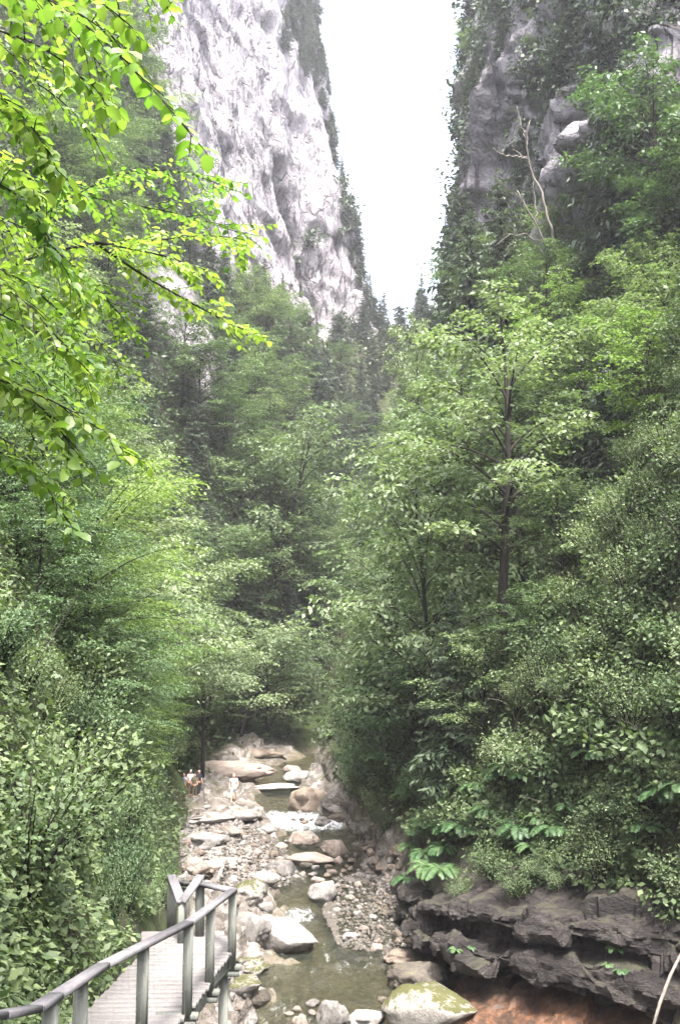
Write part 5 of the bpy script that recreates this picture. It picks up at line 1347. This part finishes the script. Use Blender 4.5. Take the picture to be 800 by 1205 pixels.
# pale pole at the lower right corner
m = MB(); m.tube([P(766, 1215, 23), P(776, 1180, 23.3), P(788, 1148, 23.6), P(806, 1112, 24.2)], [.036, .04, .036, .03], 7, rough=.15)
tag(link('fallen_pole', m.mesh('fallen_pole', M['deadwood'], True)), 'thin pale bare pole slanting past the rust stained rock at the bottom right corner', 'pole')
# leaning bare pale limb of the left edge
m = MB(); px_tubes(m, [[(-25, 885, 2.6, 1), (0, 853, 2.4, .5), (30, 815, 2.0, 0), (48, 775, 1.7, 0), (70, 735, 1.2, 0), (92, 700, .7, 0)], [(26, 822, 1.4, 0), (14, 795, 1.0, -.2), (2, 765, .6, -.3)]], 20.5)
tag(link('bare_branch', m.mesh('bare_branch', M['deadwood'], True)), 'pale bare forked branch leaning across the left edge of the wood', 'branch')


# ------------------------------------------------------------------ air, light, camera
hz = NT('haze_air'); pv = hz.n('ShaderNodeVolumePrincipled')
pv.inputs['Color'].default_value = (.93, .92, 1.0, 1); pv.inputs['Density'].default_value = .00039; pv.inputs['Anisotropy'].default_value = .3
hz.l(pv.outputs[0], hz.out.inputs['Volume'])
bm = bmesh.new(); bmesh.ops.create_cube(bm, size=1.0, matrix=Matrix.Translation((0, 126, 88)) @ Matrix.Diagonal((340, 290, 186, 1)))
hm = bpy.data.meshes.new('haze'); bm.to_mesh(hm); bm.free(); hm.materials.append(hz.m)
tag(link('haze', hm), kind='stuff')
print('GROUND RANGE', flat2.min(0), flat2.max(0))

SUN_AZ, SUN_EL = (.24, -.97), R_(66)
h = Vector((SUN_AZ[0], SUN_AZ[1], 0)).normalized(); sd = h * math.cos(SUN_EL) + Vector((0, 0, math.sin(SUN_EL)))
ld = bpy.data.lights.new('sun', 'SUN'); ld.energy = 1.5; ld.angle = R_(7); ld.color = (1, .955, .88)
lo = bpy.data.objects.new('sun', ld); COL.objects.link(lo); lo.rotation_euler = sd.to_track_quat('Z', 'Y').to_euler(); lo.location = (40, -20, 150)
w = bpy.data.worlds.new('World'); SC.world = w; w.use_nodes = True
nt = w.node_tree; nt.nodes.clear()
sky = nt.nodes.new('ShaderNodeTexSky'); sky.sky_type = 'NISHITA'; sky.sun_disc = False
sky.sun_elevation = SUN_EL; sky.sun_rotation = math.atan2(sd.x, sd.y)
sky.air_density = 1.0; sky.dust_density = 6.0; sky.ozone_density = 1.0; sky.altitude = 300
hs = nt.nodes.new('ShaderNodeHueSaturation'); hs.inputs['Saturation'].default_value = .45; hs.inputs['Value'].default_value = 1.0
bg = nt.nodes.new('ShaderNodeBackground'); bg.inputs[1].default_value = .15
ou = nt.nodes.new('ShaderNodeOutputWorld')
nt.links.new(sky.outputs[0], hs.inputs['Color']); nt.links.new(hs.outputs[0], bg.inputs[0]); nt.links.new(bg.outputs[0], ou.inputs[0])

cd = bpy.data.cameras.new('camera'); co = bpy.data.objects.new('camera', cd); COL.objects.link(co)
co.location = CAM; co.rotation_euler = (R_(90) + PITCH, 0, 0)
cd.sensor_fit = 'VERTICAL'; cd.sensor_height = 36; cd.lens = 36 * F / 1205; cd.clip_start = .1; cd.clip_end = 2000
SC.camera = co
SC.view_settings.view_transform = 'Standard'; SC.view_settings.look = 'None'; SC.view_settings.gamma = 1; SC.view_settings.use_curve_mapping = False
SC.view_settings.exposure = 3.1
cy = SC.cycles
cy.max_bounces = 6; cy.diffuse_bounces = 4; cy.glossy_bounces = 2; cy.transmission_bounces = 4; cy.transparent_max_bounces = 8; cy.volume_bounces = 0
cy.sample_clamp_indirect = 4.0; cy.caustics_reflective = False; cy.caustics_refractive = False
